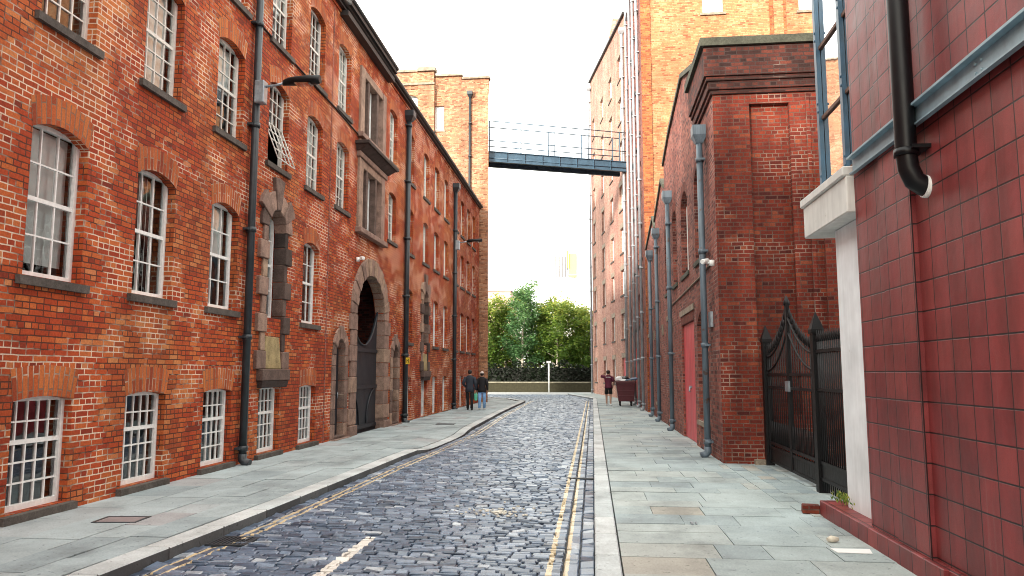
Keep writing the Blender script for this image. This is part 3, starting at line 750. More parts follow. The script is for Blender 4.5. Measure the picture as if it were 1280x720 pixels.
w.face([(-13.6,42.6,19.6),(-9.25,42.6,19.6),(-9.25,52,19.6),(-13.6,52,19.6)]); w.face([(-9.25,42.7,19.3),(-7.6,42.7,19.3),(-7.6,52,19.3),(-9.25,52,19.3)]); w.face([(-7.6,42.7,19.05),(-5.95,42.7,19.05),(-7.5,52,19.05),(-7.6,52,19.05)])
w.face([(-9.25,42.6,10),(-9.25,42.75,10),(-9.25,42.75,19.6),(-9.25,42.6,19.6)]); w.face([(-7.6,42.68,-.2),(-7.6,42.75,-.2),(-7.6,42.75,19.3),(-7.6,42.68,19.3)])
w.box(-13.6,-10.2,42.55,42.6,18.55,18.75); w.box(-10.2,-9.2,42.5,42.6,18.4,18.75); w.box(-10.2,-9.2,42.52,42.6,10,18.4)
w.box(-13.5,-6.3,43.6,43.7,.2,18.9,1)
w.build('wall', [M['brick_peach'], M['dark']], tw)
s = MB(); s.box(-13.65,-10.2,42.5,43.0,19.602,19.75,0,.8); s.box(-10.25,-9.15,42.45,43.0,19.62,19.85,0,.8); s.box(-9.15,-7.55,42.6,43.1,19.302,19.42,0,.8); s.box(-7.55,-5.88,42.55,43.05,19.052,19.17,0,.5); s.hexa([(-6.2,43.052,19.052),(-5.94,43.052,19.052),(-7.4,52,19.052),(-7.7,52,19.052),(-6.2,43.052,19.17),(-5.94,43.052,19.17),(-7.4,52,19.17),(-7.7,52,19.17)],0,.5)
s.box(-13.62,-9.18,42.42,42.5,18.75,18.88,0,.6); s.build('coping', M['lintel'], tw)
window(tw, F, 0, ox-10.78, .2, 15.7, 1.35, 2.5, 2, 2, gm='glass_sky', blind=1.0, sill=False)
window(tw, F2, 0, ox-8.92, .15, 16.0, .55, 1.5, 1, 1, gm='glass_sky', blind=1.0, sillm='lintel'); window(tw, F2, 0, ox-8.8, .15, 13.6, .4, 1.0, 1, 1, gm='glass_sky', blind=1.0, sillm='lintel')
downpipe('downpipe', tw, -7.05, 42.58, .0, 18.0, .07, 0, M['pipe_black'], shoe=False)

# ------------------------------------------------------------------ iron footbridge
fb = thing('footbridge', 'blue grey steel footbridge with railings crossing high over the street', 'footbridge', (-2, 45, 14.1))
A = Vector((-6.0, 43.1)); B = Vector((2.26, 46.3)); D = (B-A).normalized(); N = Vector((-D.y, D.x)); Lb = (B-A).length
bx = lambda u, v, z: (A.x+D.x*u+N.x*v, A.y+D.y*u+N.y*v, z)
b = MB(bx)
for v in (0, 1.15):
    b.box(0, Lb, v-.012, v+.012, 14.12, 14.72); b.box(0, Lb, v-.09, v+.09, 14.70, 14.74); b.box(0, Lb, v-.09, v+.09, 14.10, 14.135)
    for k in range(9): b.box(Lb*k/8.01, Lb*k/8.01+.015, v-.085, v+.085, 14.135, 14.70)
b.tube([(0,-.02,14.33),(Lb,-.02,14.33)], .035, 6); b.build('girder', M['steel_dark'], fb)
b = MB(bx); b.box(0, Lb, .1, 1.05, 14.60, 14.66); b.build('deck', M['slate'], fb)
for v in (0, 1.15):
    b = MB(bx)
    for z in (15.40, 16.6): b.tube([(0,v,z),(Lb,v,z)], .03, 6)
    for u in (.05, 2.0, 4.1, 6.3, 8.4): b.tube([(u,v,14.72),(u,v,16.6)], .035, 6)
    b.build('railing', M['steel_dark'], fb)

# ------------------------------------------------------------------ the low dark brick warehouse on the right
RW = 2.36; FY = 14.35
wh = thing('brick_warehouse', 'dark sooty red brick warehouse with corbelled corner, tall bricked-up panel and pink door', 'warehouse', (4.5, 22, 0))
F = frame(RW, FY, -90)                      # u = FY - y
def U(y): return FY - y
ops = []; 
def op(y0, y1, z0, z1, r, d=.16): ops.append((U(y1), U(y0), z0, z1, r, d)); return ops[-1]
wins_hi = [(15.85,17.3),(18.55,19.9),(21.0,22.0),(23.2,24.4),(27.4,28.5),(30.2,31.3)]
aL = [op(a, b_, 4.15, 6.25, .3) for a, b_ in wins_hi]
lowW = op(15.85, 17.35, .62, 3.0, .3); dr = op(17.9, 20.35, -.02, 2.9, 0, .1); dr2 = op(23.1, 24.1, -.02, 3.05, 0, .06); dr3 = op(30.6, 32.2, -.02, 2.9, 0, .06); lw2 = op(27.3, 28.6, .6, 2.8, .2)
w = MB(F); wall(w, U(16.55), 0, -.1, 7.85, [o for o in ops if o[0] >= U(16.55)-3 and False] , .16)
w = MB(F)
wall(w, U(32.4), 0, -.1, 6.6, ops, .16)
for o in aL + [lowW, lw2]: soldier(w, o[0], o[1], o[3], o[4], .24, 1)
for o in (dr, dr2, dr3): soldier(w, o[0], o[1], o[3], 0, .22, 1, 1.05)
def gable(pts):
    w.face([(U(pts[0][0]),0,6.6),(U(pts[-1][0]),0,6.6)] + [(U(p[0]),0,p[1]) for p in pts[::-1]])
gable([(16.5,7.9),(16.5,8.5),(18.9,9.15),(22.2,8.75),(24.2,8.3),(24.2,7.5)][1:5]); gable([(24.21,7.6),(25.0,8.0),(27.9,7.2)]); gable([(27.91,6.9),(28.7,7.5),(32.4,6.9)])
w.face([(U(16.5),0,6.6),(0,0,6.6),(0,0,8.0),(U(16.5),0,8.0)])
w.face([(U(32.4),.5,-.1),(-.3,.5,-.1),(-.3,.5,6.5),(U(32.4),.5,6.5)], 2)
w.build('side_wall', [M['brick_plum'], M['brick_dark'], M['dark']], wh)
# front facing the camera
F0 = frame(RW, FY, 0); w = MB(F0)
wall(w, 0, 6.4, -.1, 7.0, [(.68, 1.42, .35, 6.78, 0, .11)], .11)
w.face([(.66,.11,.3),(1.44,.11,.3),(1.44,.11,6.8),(.66,.11,6.8)])
w.box(1.95, 6.4, -.06, 0, -.1, 6.9); w.box(1.72, 1.79, -.03, 0, .3, 6.9)
w.box(0, 6.4, -.012, 0, -.1, .9)
w.build('front_wall', [M['brick_dark']], wh)
w = MB(); e = 0
for z0, z1, p in ((6.98, 7.06, .05), (7.06, 7.22, .09), (7.222, 7.30, .13), (7.30, 7.88, .17)):
    w.box(RW-p, RW+6.4, FY-p, FY+2.2, z0, z1)
w.build('corbelled_parapet', M['brick_sooty'], wh, bev=.008)
s = MB(); s.box(RW-.24, RW+6.4, FY-.24, FY+2.25, 7.882, 8.04, 0, .3)
for pts in ([(16.7,8.5),(18.9,9.15),(22.2,8.75),(24.2,8.3)], [(24.21,7.6),(25.0,8.0),(27.9,7.2)], [(27.91,6.9),(28.7,7.5),(32.4,6.9)]):
    for p, q in zip(pts, pts[1:]):
        s.hexa([(RW-.06,p[0],p[1]),(RW+.4,p[0],p[1]),(RW+.4,q[0],q[1]),(RW-.06,q[0],q[1]),(RW-.06,p[0],p[1]+.12),(RW+.4,p[0],p[1]+.12),(RW+.4,q[0],q[1]+.12),(RW-.06,q[0],q[1]+.12)], 0, .5)
s.build('coping', M['coping'], wh)
s = MB(); s.box(RW+.4, RW+6.4, FY+2.2, 32.4, 6.5, 6.6); s.face([(RW+.02,16.6,7.9),(RW+6,16.6,7.9),(RW+6,18.9,9.1),(RW+.02,18.9,9.1)]); s.face([(RW+.02,24.2,8.2),(RW+6,24.2,8.2),(RW+6,18.9,9.1),(RW+.02,18.9,9.1)]); s.face([(RW+6.4,FY,0),(RW+6.4,32.4,0),(RW+6.4,32.4,7),(RW+6.4,FY,7)]); s.build('roof', M['slate'], wh)
for o in aL: window(wh, F, -90, (o[0]+o[1])/2, .16, o[2], o[1]-o[0], o[3]-o[2], 3, 4, 2, blind=0, sillm='coping')
for o in (lowW, lw2): window(wh, F, -90, (o[0]+o[1])/2, .16, o[2], o[1]-o[0], o[3]-o[2], 3, 4, 2, blind=.9, sillm='lintel')
for o, mm, lab in ((dr,'pink_door','faded pink boarded double door'), (dr2,'blue_door','narrow blue grey door'), (dr3,'red_door','bright red door')):
    d = MB(F); n = 8 if mm == 'pink_door' else 4
    for k in range(n): d.box(o[0]+(o[1]-o[0])*k/n+.003, o[0]+(o[1]-o[0])*(k+1)/n-.003, o[5]-.045, o[5]-.005, 0.01, o[3]-.02)
    do = d.build('door', M[mm], wh, bev=.004); do['label'] = lab
    h = MB(F); uc = (o[0]+o[1])/2; q = o[5]-.045; h.box(uc-.2, uc+.2, q-.025, q, 1.28, 1.33); h.tube([(uc,q-.02,1.18),(uc,q-.05,1.2),(uc,q-.02,1.3)], .018, 6); h.build('hasp', M['galv'], do)
for o in (dr, dr2, dr3):
    s = MB(F); s.box(o[0]-.15, o[1]+.15, -.03, .12, o[3]+.22, o[3]+.36, 0, .5); s.build('lintel', M['lintel'], wh)
for y in (22.7, 25.6, 29.2):
    s = MB(F); s.box(U(y)-.2, U(y)+.2, -.03, .1, 2.9, 3.25, 0, .4); s.build('padstone', M['lintel'], wh)
s = MB(F); s.box(U(15.2)-.14, U(15.2)+.14, -.05, .0, 2.55, 2.85); s.build('vent_plate', M['galv'], wh)
s = MB(); s.box(2.9, 3.15, FY-.16, FY-.02, 0, .09); s.build('kerb_block', M['lintel'], wh)
for y, z in ((15.42, 6.45), (22.1, 6.7), (26.3, 6.4), (29.3, 6.1)):
    downpipe('downpipe', wh, RW-.12, y, 0, z, .064, -1, M['pipe_blue'], brackets=1.9)
c = MB(); c.tube([(RW-.02, 15.1, 3.8),(RW-.02,16.5,3.72),(RW-.02,20,3.66),(RW-.02,24,3.62)], .018, 6); c.build('wall_cable', M['lintel'], wh)

# ------------------------------------------------------------------ the tall orange mill behind it
bm_ = thing('tall_mill', 'tall orange brick mill towering behind the dark warehouse on the right', 'mill', (8, 38, 0))
F = frame(2.3, 32.5, 0); w = MB(F)
o1 = [(2.72, 3.62, 17.5, 19.6, 0), (6.85, 7.7, 17.4, 19.4, 0), (2.72,3.62,21,23,0)]
wall(w, 0, 14, -.1, 26, o1, .16); w.box(0, .42, -.06, 0, -.1, 26, 1); w.box(5.6, 5.75, -.05, 0, 10, 26, 1); w.box(6.2,6.3,-.03,0,10,26,1)
w.face([(0,.9,-.1),(14,.9,-.1),(14,.9,26),(0,.9,26)], 3)
Fs = frame(2.3, 32.5, -90); w.xf = Fs
so = [(-c-.45, -c+.45, z, z+1.6, .1) for c in (2.0, 4.6, 7.2, 9.8, 12.2) for z in (3.9, 6.85, 9.8, 12.7, 15.6, 18.5)]
wall(w, -13.6, -.02, -.1, 26, so, .14, 2)
w.face([(-13.6,.6,-.1),(0,.6,-.1),(0,.6,26),(-13.6,.6,26)], 3); w.xf = None
w.face([(2.3,32.5,26),(16.3,32.5,26),(16.3,46.1,26),(2.3,46.1,26)]); w.face([(16.3,32.5,0),(16.3,46.1,0),(16.3,46.1,26),(16.3,32.5,26)]); w.face([(2.3,46.1,0),(16.3,46.1,0),(16.3,46.1,26),(2.3,46.1,26)])
w.build('wall', [M['brick_orange'], M['brick_strip'], M['brick_plum'], M['dark']], bm_)
for o in o1: window(bm_, F, 0, (o[0]+o[1])/2, .12, o[2], o[1]-o[0], o[3]-o[2], 3, 4, 2, gm='glass_sky', blind=.9, sillm='lintel')
for o in so: window(bm_, Fs, -90, (o[0]+o[1])/2, .14, o[2], .9, 1.6, 3, 4, 2, blind=.9, sillm='sill')
d = MB(Fs); d.box(-8.4, -7.4, -.02, .05, 0, 2.9); d.build('door', M['red_door'], bm_)
for k, y in enumerate((33.6, 36.6, 39.6, 43.4)):
    downpipe('downpipe', bm_, 2.3-.12, y, 0, 25.6, .065, -1, M['pipe_pale'], hopper=False)
h = MB(); h.box(2.05, 2.29, 40.2, 41.2, 21.5, 24.5); h.build('duct', M['galv'], bm_, bev=.02)

# ------------------------------------------------------------------ the far pink mill across the bend
pm = thing('pink_brick_mill', 'pale pink brick mill with small windows closing the right side beyond the footbridge', 'mill', (3, 54, 0))
P0, P1 = (2.27, 46.02), (.05, 62.2); Lp = math.hypot(P1[0]-P0[0], P1[1]-P0[1]); ang = math.degrees(math.atan2(P0[1]-P1[1], P0[0]-P1[0]))
F = frame(P0[0], P0[1], ang); w = MB(F)
ys = [2.25, 6.0, 10.0, 14.6]; zc = [21.6, 18.7, 15.75, 12.9, 10.1, 7.4, 4.6, 1.75]
po = [(-c-.6, -c+.6, z-.8, z+.8, 0) for c in ys for z in zc if not (c == ys[0] and z == 1.75)]
po.append((-ys[0]-.6, -ys[0]+.6, -.05, 2.6, 0))
wall(w, -Lp, 0, -.1, 24.3, po, .16)
w.face([(-Lp,0,24.3),(0,0,24.3),(-Lp,0,26.2)])
w.face([(-Lp,.7,-.1),(0,.7,-.1),(0,.7,24),(-Lp,.7,24)], 1)
w.face([(-Lp,0,-.1),(-Lp,14,-.1),(-Lp,14,26),(-Lp,0,26.2)])
w.build('wall', [M['brick_pink'], M['dark']], pm)
s = MB(F); o = po[-1]; s.box(o[0]-.12, o[1]+.12, -.02, .15, o[3]+.002, o[3]+.3, 0, .6); s.build('lintel', M['lintel'], pm)
for o in po[:-1]: window(pm, F, ang, (o[0]+o[1])/2, .15, o[2], 1.2, 1.6, 2, 3, 2, blind=.5, sillm='sill', lint=.3)
d = MB(F); d.box(po[-1][0], po[-1][1], .1, .15, 0, 2.6); d.build('door', M['pink_door'], pm)
e = MB(F); e.hexa([(-Lp,-.16,26.2),(0,-.16,24.3),(0,.3,24.3),(-Lp,.3,26.2),(-Lp,-.16,26.34),(0,-.16,24.44),(0,.3,24.44),(-Lp,.3,26.34)]); e.build('gutter', M['lead'], pm)
e = MB(F); e.face([(-Lp,-.1,26.3),(0,-.1,24.4),(0,14,27),(-Lp,14,29)]); e.build('roof', M['slate'], pm)
e = MB(); e.hexa([(.72,61,25),(4.5,61,25),(4.5,64,25),(.72,64,25),(2.0,61,31.3),(3.6,61,31.3),(3.6,64,31.3),(2.0,64,31.3)]); e.build('roof_gable', M['brick_pink'], pm)
e = MB(frame(0, 60.98, 0)); e.prism(arc(1.75, 2.3, 29.2, .27)[::-1]+[(1.75,27.6),(2.3,27.6)], -.03, .1); e.build('gable_window', M['white'], pm)
downpipe('downpipe', pm, -.06, 61.6, 0, 25.4, .085, 0, M['pipe_pale'], shoe=False); downpipe('downpipe', pm, 2.08, 46.5, 0, 23.3, .085, 0, M['pipe_pale'], shoe=False)

# ------------------------------------------------------------------ maroon tiled building close on the right
tb = thing('tiled_building', 'maroon tiled building close on the right with white ledge and black pipe', 'building', (4, 4, 0))
w = MB()
w.box(2.705, 9, -15, 6.5, -.1, 16); w.box(2.66, 9, 6.5, 7.15, -.1, 16); w.box(2.68, 9, 7.15, 7.85, -.1, 16); w.box(4.6, 9, 7.853, 9.3, 3.765, 16)
w.build('wall', M['tile'], tb)
w = MB(); w.box(2.62, 2.9, 6.2, 9.35, -.1, .17); w.box(2.655, 2.7, -15, 6.2, -.1, .17); w.build('plinth', M['tile'], tb, bev=.006)
w = MB(); w.box(2.80, 5.2, 7.853, 8.9, .16, 3.27); w.build('white_wall', M['white_render'], tb)
w = MB(); w.box(2.6, 4.6, 7.853, 9.42, 3.28, 3.66); w.box(2.57, 4.6, 7.853, 9.45, 3.66, 3.76); w.build('ledge', M['concrete'], tb, bev=.012)
w = MB(); w.box(2.645, 2.655, -15, 7.77, 3.645, 3.80); w.box(2.585, 2.735, -15, 7.77, 3.80, 3.82); w.box(2.61, 2.645, -15, 7.77, 3.645, 3.66)
for y in (1., 2.5, 4, 5.2, 6.6): 
    for z in (3.69, 3.76): w.tube([(2.632,y,z),(2.65,y,z)], .012, 6); w.tube([(2.632,y+.08,z),(2.65,y+.08,z)], .012, 6)
w.build('steel_channel', plain('teal_grey_steel', (.23,.34,.40), .45, var=.25, scale=5), tb)
w = MB(); w.box(2.82, 2.835, 7.853, 9.3, 3.77, 12); w.box(2.835, 4.6, 9.285, 9.3, 3.77, 12); w.build('glazing', M['mirror'], tb)
for y in (9.22, 8.36):
    w = MB(); w.box(2.765, 2.815, y-.04, y+.04, 3.77, 12)
    z = 3.9
    while z < 8: w.tube([(2.75,y-.025,z),(2.767,y-.025,z)], .015, 6); w.tube([(2.75,y-.025,z+.1),(2.767,y-.025,z+.1)], .015, 6); z += .9
    w.build('glazing_post', M['steel_blue'], tb)
rr = plain('rusty_brown_rail', (.13,.065,.045), .7)
for z in (3.86, 4.72, 5.6, 6.5, 7.4):
    w = MB(); w.box(2.795, 2.818, 7.853, 9.25, z-.02, z+.02); w.build('glazing_rail', rr, tb)
w = MB(); px, py = 2.56, 6.27
w.tube([(px,py,16),(px,py,3.42),(px+.01,py,3.3),(px+.05,py,3.2),(px+.12,py,3.15),(px+.16,py,3.14)], .082, 16); w.tube([(px,py,3.40),(px,py,3.46)], .095, 16)
w.box(px, 2.74, py-.12, py+.12, 3.44, 3.47); dp = w.build('downpipe', plain('black_plastic_pipe', (.004,.0045,.006), .4, spec=.3), tb)
w = MB(); w.tube([(px+.12,py,3.15),(2.745,py,3.14)], .092, 16); w.build('pipe_collar', M['white'], dp)
b = MB(); b.hexa([(2.44,9.42,.0),(2.64,9.38,.0),(2.66,9.52,.0),(2.46,9.56,.0),(2.445,9.425,.1),(2.635,9.385,.1),(2.655,9.515,.1),(2.465,9.555,.1)])
tag(b.build('loose_brick', M['brick_dark'], bev=.008), 'single loose red brick lying at the end of the maroon tiled plinth', 'brick')
b = MB()
for k in range(160):
    x = rnd.gauss(2.82, .05); y = rnd.gauss(9.05, .16); z = .17+rnd.random()*.1; s = rnd.uniform(.015,.03); a = rnd.random()*6.28
    b.face([(x,y,z),(x+s*math.cos(a),y+s*math.sin(a),z+.02),(x+s*math.cos(a)*1.2,y+s*math.sin(a)*1.2+.012,z+.045),(x,y+.015,z+.02)], 0, None, rnd.random())
tag(stuff(b.build('weed_tuft', M['leaf'])), 'low green weed tuft growing on the plinth beside the white wall', 'plant')

# ------------------------------------------------------------------ black iron gates
ig = thing('iron_gate', 'black iron double gate with spear points and a swept top beside the brick corner', 'gate', (3.15, 12.2, 0))
GX = 3.15
def post(y, h, w_=.06):
    b = MB(); b.box(GX-w_, GX+w_, y-w_, y+w_, 0, h); q = [(GX-w_*1.25,y-w_*1.25),(GX+w_*1.25,y-w_*1.25),(GX+w_*1.25,y+w_*1.25),(GX-w_*1.25,y+w_*1.25)]
    b.hexa([(*p, h) for p in q]+[(*p, h+.06) for p in q]); i = [b.add((*p, h+.06)) for p in q]; a = b.add((GX,y,h+.32))
    for k in range(4): b.fi((i[k], i[(k+1)%4], a))
    b.build('gate_post', M['black'], ig)
post(14.18, 2.2, .07); post(11.05, 2.2, .07)
def spear(b, y, z, r=.012):
    b.tube([(GX,y,z-.02),(GX,y,z),(GX,y,z+.05),(GX,y,z+.16)], [r, r*1.9, r*1.7, .001], 6)
for y0, y1, cen in ((14.08, 12.64, 1), (12.58, 11.14, -1)):      # two leaves meeting near y = 12.6
    b = MB(); n = 11
    for k in range(n+1):
        y = y0+(y1-y0)*k/n; t = k/n if cen > 0 else 1-k/n
        top = 2.02 + .62*t**2.0
        if k in (0, n): b.box(GX-.025, GX+.025, y-.025, y+.025, .08, top+.12)
        else: b.tube([(GX,y,.08),(GX,y,top)], .009, 6)
        spear(b, y, top, .016)
    for dz in (0, -.24):
        b.tube([(GX-.005, y0+(y1-y0)*k/12, 1.93+dz+.62*((k/12 if cen > 0 else 1-k/12)**2.0)) for k in range(13)], .018, 6)
    for z in (.10, .34, .42, 1.40, 1.62): b.box(GX-.018, GX+.018, min(y0,y1), max(y0,y1), z-.022, z+.022)
    b.box(GX-.006, GX+.006, min(y0,y1), max(y0,y1), .12, .33)
    for k in range(n):                         # dog bars
        y = y0+(y1-y0)*(k+.5)/n; b.tube([(GX,y,.42),(GX,y,.80)], .007, 5)
    b.build('gate_leaf', M['black'], ig)
b = MB(); b.tube([(GX,12.61,.1),(GX,12.61,2.75)], .03, 8); spear(b, 12.61, 2.75, .03); b.build('meeting_stile', M['black'], ig)
b = MB(); b.box(GX-.05, GX-.02, 12.5, 12.72, 1.35, 1.52); b.build('lock', M['galv'], ig)
fp = thing('iron_railing', 'black iron railing panel between the gate post and the white wall', 'railing', (3.12, 10, 0)); b = MB()
for k in range(25):
    y = 10.95-k*.085; b.tube([(3.13,y,.05),(3.13,y,2.1)], .011, 6); b.tube([(3.13,y,2.08),(3.13,y,2.12),(3.13,y,2.25)], [.011,.02,.001], 6)
for z in (.2, .42, 1.42, 1.95): b.box(3.11, 3.15, 8.86, 10.98, z-.022, z+.022)
b.box(3.12,3.14,8.86,10.98,.2,.4)
b.build('railing_panel', M['black'], fp)
yw = MB(); yw.box(8.4, 8.7, 8.8, 14.3, 0, 3.2); tag(yw.build('yard_wall', M['brick_dark']), 'plain dark brick wall at the back of the gated yard', 'wall')

# ------------------------------------------------------------------ street covers, litter
def cover(name, x, y, sx, sy, rot, mat, label, cat, z, bars=0):
    t = thing(name, label, cat, (x, y, z), 'drain gratings in the road' if bars or cat == 'drain' else 'access covers in the left pavement'); c, s_ = math.cos(R(rot)), math.sin(R(rot))
    f = lambda u, v, zz: (x+u*c-v*s_, y+u*s_+v*c, z+zz)
    b = MB(f); b.box(-sx/2, sx/2, -sy/2, -sy/2+.03, -.05, .006); b.box(-sx/2, sx/2, sy/2-.03, sy/2, -.05, .006); b.box(-sx/2, -sx/2+.03, -sy/2+.03, sy/2-.03, -.05, .006); b.box(sx/2-.03, sx/2, -sy/2+.03, sy/2-.03, -.05, .006)
    b.build('rim', M['pipe_black'], t)
    b = MB(f)
    if bars:
        for k in range(bars): 
            u = -sx/2+.03+(sx-.06)*(k+.2)/bars; b.box(u, u+(sx-.06)/bars*.55, -sy/2+.03, sy/2-.03, -.05, .004)
    else: b.box(-sx/2+.034, sx/2-.034, -sy/2+.034, sy/2-.034, -.05, .003)
    b.build('grating' if bars else 'plate', mat, t)
cover('drain_grating', -3.73, 7.7, .42, .40, 0, M['pipe_black'], 'black gully grating in the setts against the left kerb', 'drain', RZ+.005, 8)
cover('access_cover', -5.30, 8.2, .5, .36, 6, plain('brown_iron_plate', (.24,.20,.20), .7), 'brownish access cover set in the left pavement near the first windows', 'cover', .006)
cover('access_cover', -4.75, 24.3, .6, .35, 0, M['pipe_black'], 'small dark access cover in the left pavement beyond the archway', 'cover', .006)
cover('drain_grating', -.215, 12.72, .5, .08, 0, M['pipe_black'], 'narrow iron drain strip across the yellow lines by the right kerb', 'drain', RZ+.012)
b = MB()
for k in range(90):
    a = rnd.random()*6.28; r = abs(rnd.gauss(0,.22)); x = -1.2+r*1.25*math.cos(a); y = 9.62+r*math.sin(a); s = rnd.uniform(.008,.03); h = rnd.uniform(.002,.008)
    pts = [(x+s*math.cos(a+q*1.05)*rnd.uniform(.6,1.2), y+s*math.sin(a+q*1.05)*rnd.uniform(.6,1.2)) for q in range(6)]
    i0 = [b.add((*p, RZ-.002)) for p in pts]; i1 = [b.add((*p, RZ+h+.006)) for p in pts]; b.fi(i1)
    for q in range(6): b.fi((i0[q], i0[(q+1)%6], i1[(q+1)%6], i1[q]))
o = stuff(b.build('mortar_crumbs', plain('pale_mortar', (.62,.6,.52), .9))); tag(o, 'scatter of pale mortar crumbs in the middle of the cobbles', 'debris')
b = MB(); b.hexa([(2.22,7.42,.006),(2.52,7.40,.006),(2.55,7.56,.006),(2.2,7.58,.006),(2.22,7.42,.010),(2.52,7.40,.012),(2.55,7.56,.016),(2.2,7.58,.010)])
tag(b.build('paper_sheet', plain('white_paper', (.78,.79,.78), .8, var=.04)), 'flat white sheet of paper on the right pavement by the maroon tiles', 'paper')
b = MB(); b.tube([(2.26,7.86,.03),(2.3,7.875,.034),(2.37,7.89,.03)], [.018,.034,.02], 8)
tag(b.build('crumpled_wrapper', plain('cream_wrapper', (.62,.58,.48), .7)), 'small crumpled cream wrapper just beyond the paper sheet', 'litter')
b = MB(); b.box(1.05, 1.075, 8.6, 8.72, .004, .016); b.box(1.1,1.115,8.6,8.72,.004,.016); tag(b.build('stopcock_lid', M['galv']), 'tiny metal stopcock lid set in the middle of the right pavement', 'cover')

# ------------------------------------------------------------------ burgundy wheeled bin with rubbish on top
bn = thing('waste_bin', 'burgundy four-wheeled waste container overflowing by the right wall', 'bin', (1.7, 38.4, 0))
M['bin'] = plain('burgundy_plastic', (.085,.012,.018), .45, var=.2, scale=4); M['bin_lid'] = plain('navy_plastic', (.03,.07,.14), .4)
x0, x1, y0, y1 = 1.14, 2.1, 37.95, 39.2
b = MB(); b.hexa([(x0+.12,y0+.12,.24),(x1-.1,y0+.12,.24),(x1-.1,y1-.12,.24),(x0+.12,y1-.12,.24),(x0,y0,1.2),(x1,y0,1.2),(x1,y1,1.2),(x0,y1,1.2)])
for z, q in ((.5,.075), (.75,.045), (1.0,.015)): b.box(x0+q, x1-q, y0+q-.012, y0+.2, z, z+.04); b.box(x0+q-.015, x0+.2, y0+q, y1-q, z, z+.04)
b.build('body', M['bin'], bn, bev=.03)
b = MB(); b.box(x0-.04, x1+.04, y0-.04, y0+.05, 1.16, 1.24); b.box(x0-.04, x0+.05, y0+.05, y1, 1.16, 1.24); b.box(x1-.05, x1+.04, y0+.05, y1, 1.16, 1.24); b.tube([(x0-.07,y0+.1,1.1),(x0-.07,y1-.1,1.1)], .02, 8); b.build('rim', M['bin'], bn, bev=.015)
b = MB(); b.hexa([(x0+.45,y0-.02,1.25),(x1+.1,y0-.02,1.32),(x1+.1,y1,1.36),(x0+.45,y1,1.28),(x0+.45,y0-.02,1.30),(x1+.1,y0-.02,1.40),(x1+.1,y1,1.44),(x0+.45,y1,1.33)]); b.build('lid', M['bin_lid'], bn, bev=.02)
for cx in (x0+.2, x1-.2):
    for cy in (y0+.22, y1-.22):
        b = MB(); b.tube([(cx-.03,cy,.09),(cx+.03,cy,.09)], .09, 14); b.box(cx-.04,cx+.04,cy-.03,cy+.03,.13,.25); b.build('wheel', M['black'], bn)
def lump(name, x, y, z, s, mat, label, cat, seed, parent=None):
    r2 = random.Random(seed); b = MB(); nu, nv = 10, 7; rings = []
    for i in range(nv+1):
        ph = math.pi*i/nv
        rings.append([b.add((x+s[0]*math.sin(ph)*math.cos(2*math.pi*j/nu)*r2.uniform(.8,1.15), y+s[1]*math.sin(ph)*math.sin(2*math.pi*j/nu)*r2.uniform(.8,1.15), z+s[2]*(1-math.cos(ph))/2*r2.uniform(.92,1.08))) for j in range(nu)])
    for i in range(nv):
        for j in range(nu): b.fi((rings[i][j],rings[i+1][j],rings[i+1][(j+1)%nu],rings[i][(j+1)%nu]),0,None,.5,False)
    return tag(b.build(name, mat), label, cat, 'rubbish bags on the bin')
M['bag_white'] = plain('white_plastic_bag', (.75,.76,.76), .45); M['bag_black'] = plain('black_plastic_bag', (.012,.012,.014), .3)
lump('rubbish_bag', 1.3, 38.3, 1.18, (.2,.25,.3), M['bag_white'], 'white rubbish bag on the open left end of the burgundy bin', 'bag', 3)
lump('rubbish_bag', 1.52, 38.18, 1.2, (.2,.2,.14), M['bag_white'], 'flatter white rubbish bag squeezed under the edge of the bin lid', 'bag', 5)
lump('rubbish_bag', 1.55, 38.5, 1.26, (.3,.3,.22), M['bag_black'], 'black rubbish bag heaped on top of the burgundy bin', 'bag', 8)

# ------------------------------------------------------------------ people
def skin_mesh(name, joints, edges, mat, parent, sub=2, root=0):
    me = bpy.data.meshes.new(name); q = OFF[parent.name]
    me.from_pydata([(j[0]-q[0], j[1]-q[1], j[2]-q[2]) for j in joints], edges, [])
    o = bpy.data.objects.new(name, me); C.objects.link(o)
    md = o.modifiers.new('skin', 'SKIN'); md.use_smooth_shade = True
    s = o.modifiers.new('sub', 'SUBSURF'); s.levels = s.render_levels = sub
    sv = me.skin_vertices[0].data
    for i, j in enumerate(joints):
        r = j[3]; sv[i].radius = r if isinstance(r, tuple) else (r, r); sv[i].use_root = (i == root)
    dg = bpy.context.evaluated_depsgraph_get(); dg.update()
    em = bpy.data.meshes.new_from_object(o.evaluated_get(dg)); em.name = name
    bpy.data.objects.remove(o)
    em.materials.clear(); em.materials.append(mat)
    o = bpy.data.objects.new(name, em); C.objects.link(o); o.parent = parent; OFF[o.name] = q
    return o
M['skin'] = plain('skin', (.42,.24,.17), .55, var=.08)
def loft(b, rings, n=14, cap=True):
    rr = [[b.add((c[0]+rx*math.cos(2*math.pi*j/n), c[1]+ry*math.sin(2*math.pi*j/n), c[2])) for j in range(n)] for c, rx, ry in rings]
    for i in range(len(rr)-1):
        for j in range(n): b.fi((rr[i][j], rr[i][(j+1)%n], rr[i+1][(j+1)%n], rr[i+1][j]), 0, None, .5, True)
    if cap: b.fi(rr[0][::-1]); b.fi(rr[-1])
def bend(a, b_, c, n=4):          # rounded path through a joint
    a, b_, c = Vector(a), Vector(b_), Vector(c); out = [a]
    p, q = b_.lerp(a, .22), b_.lerp(c, .22)
    for k in range(n+1):
        t = k/n; out.append(p*(1-t)**2+b_*2*t*(1-t)+q*t*t)
    return out+[c]
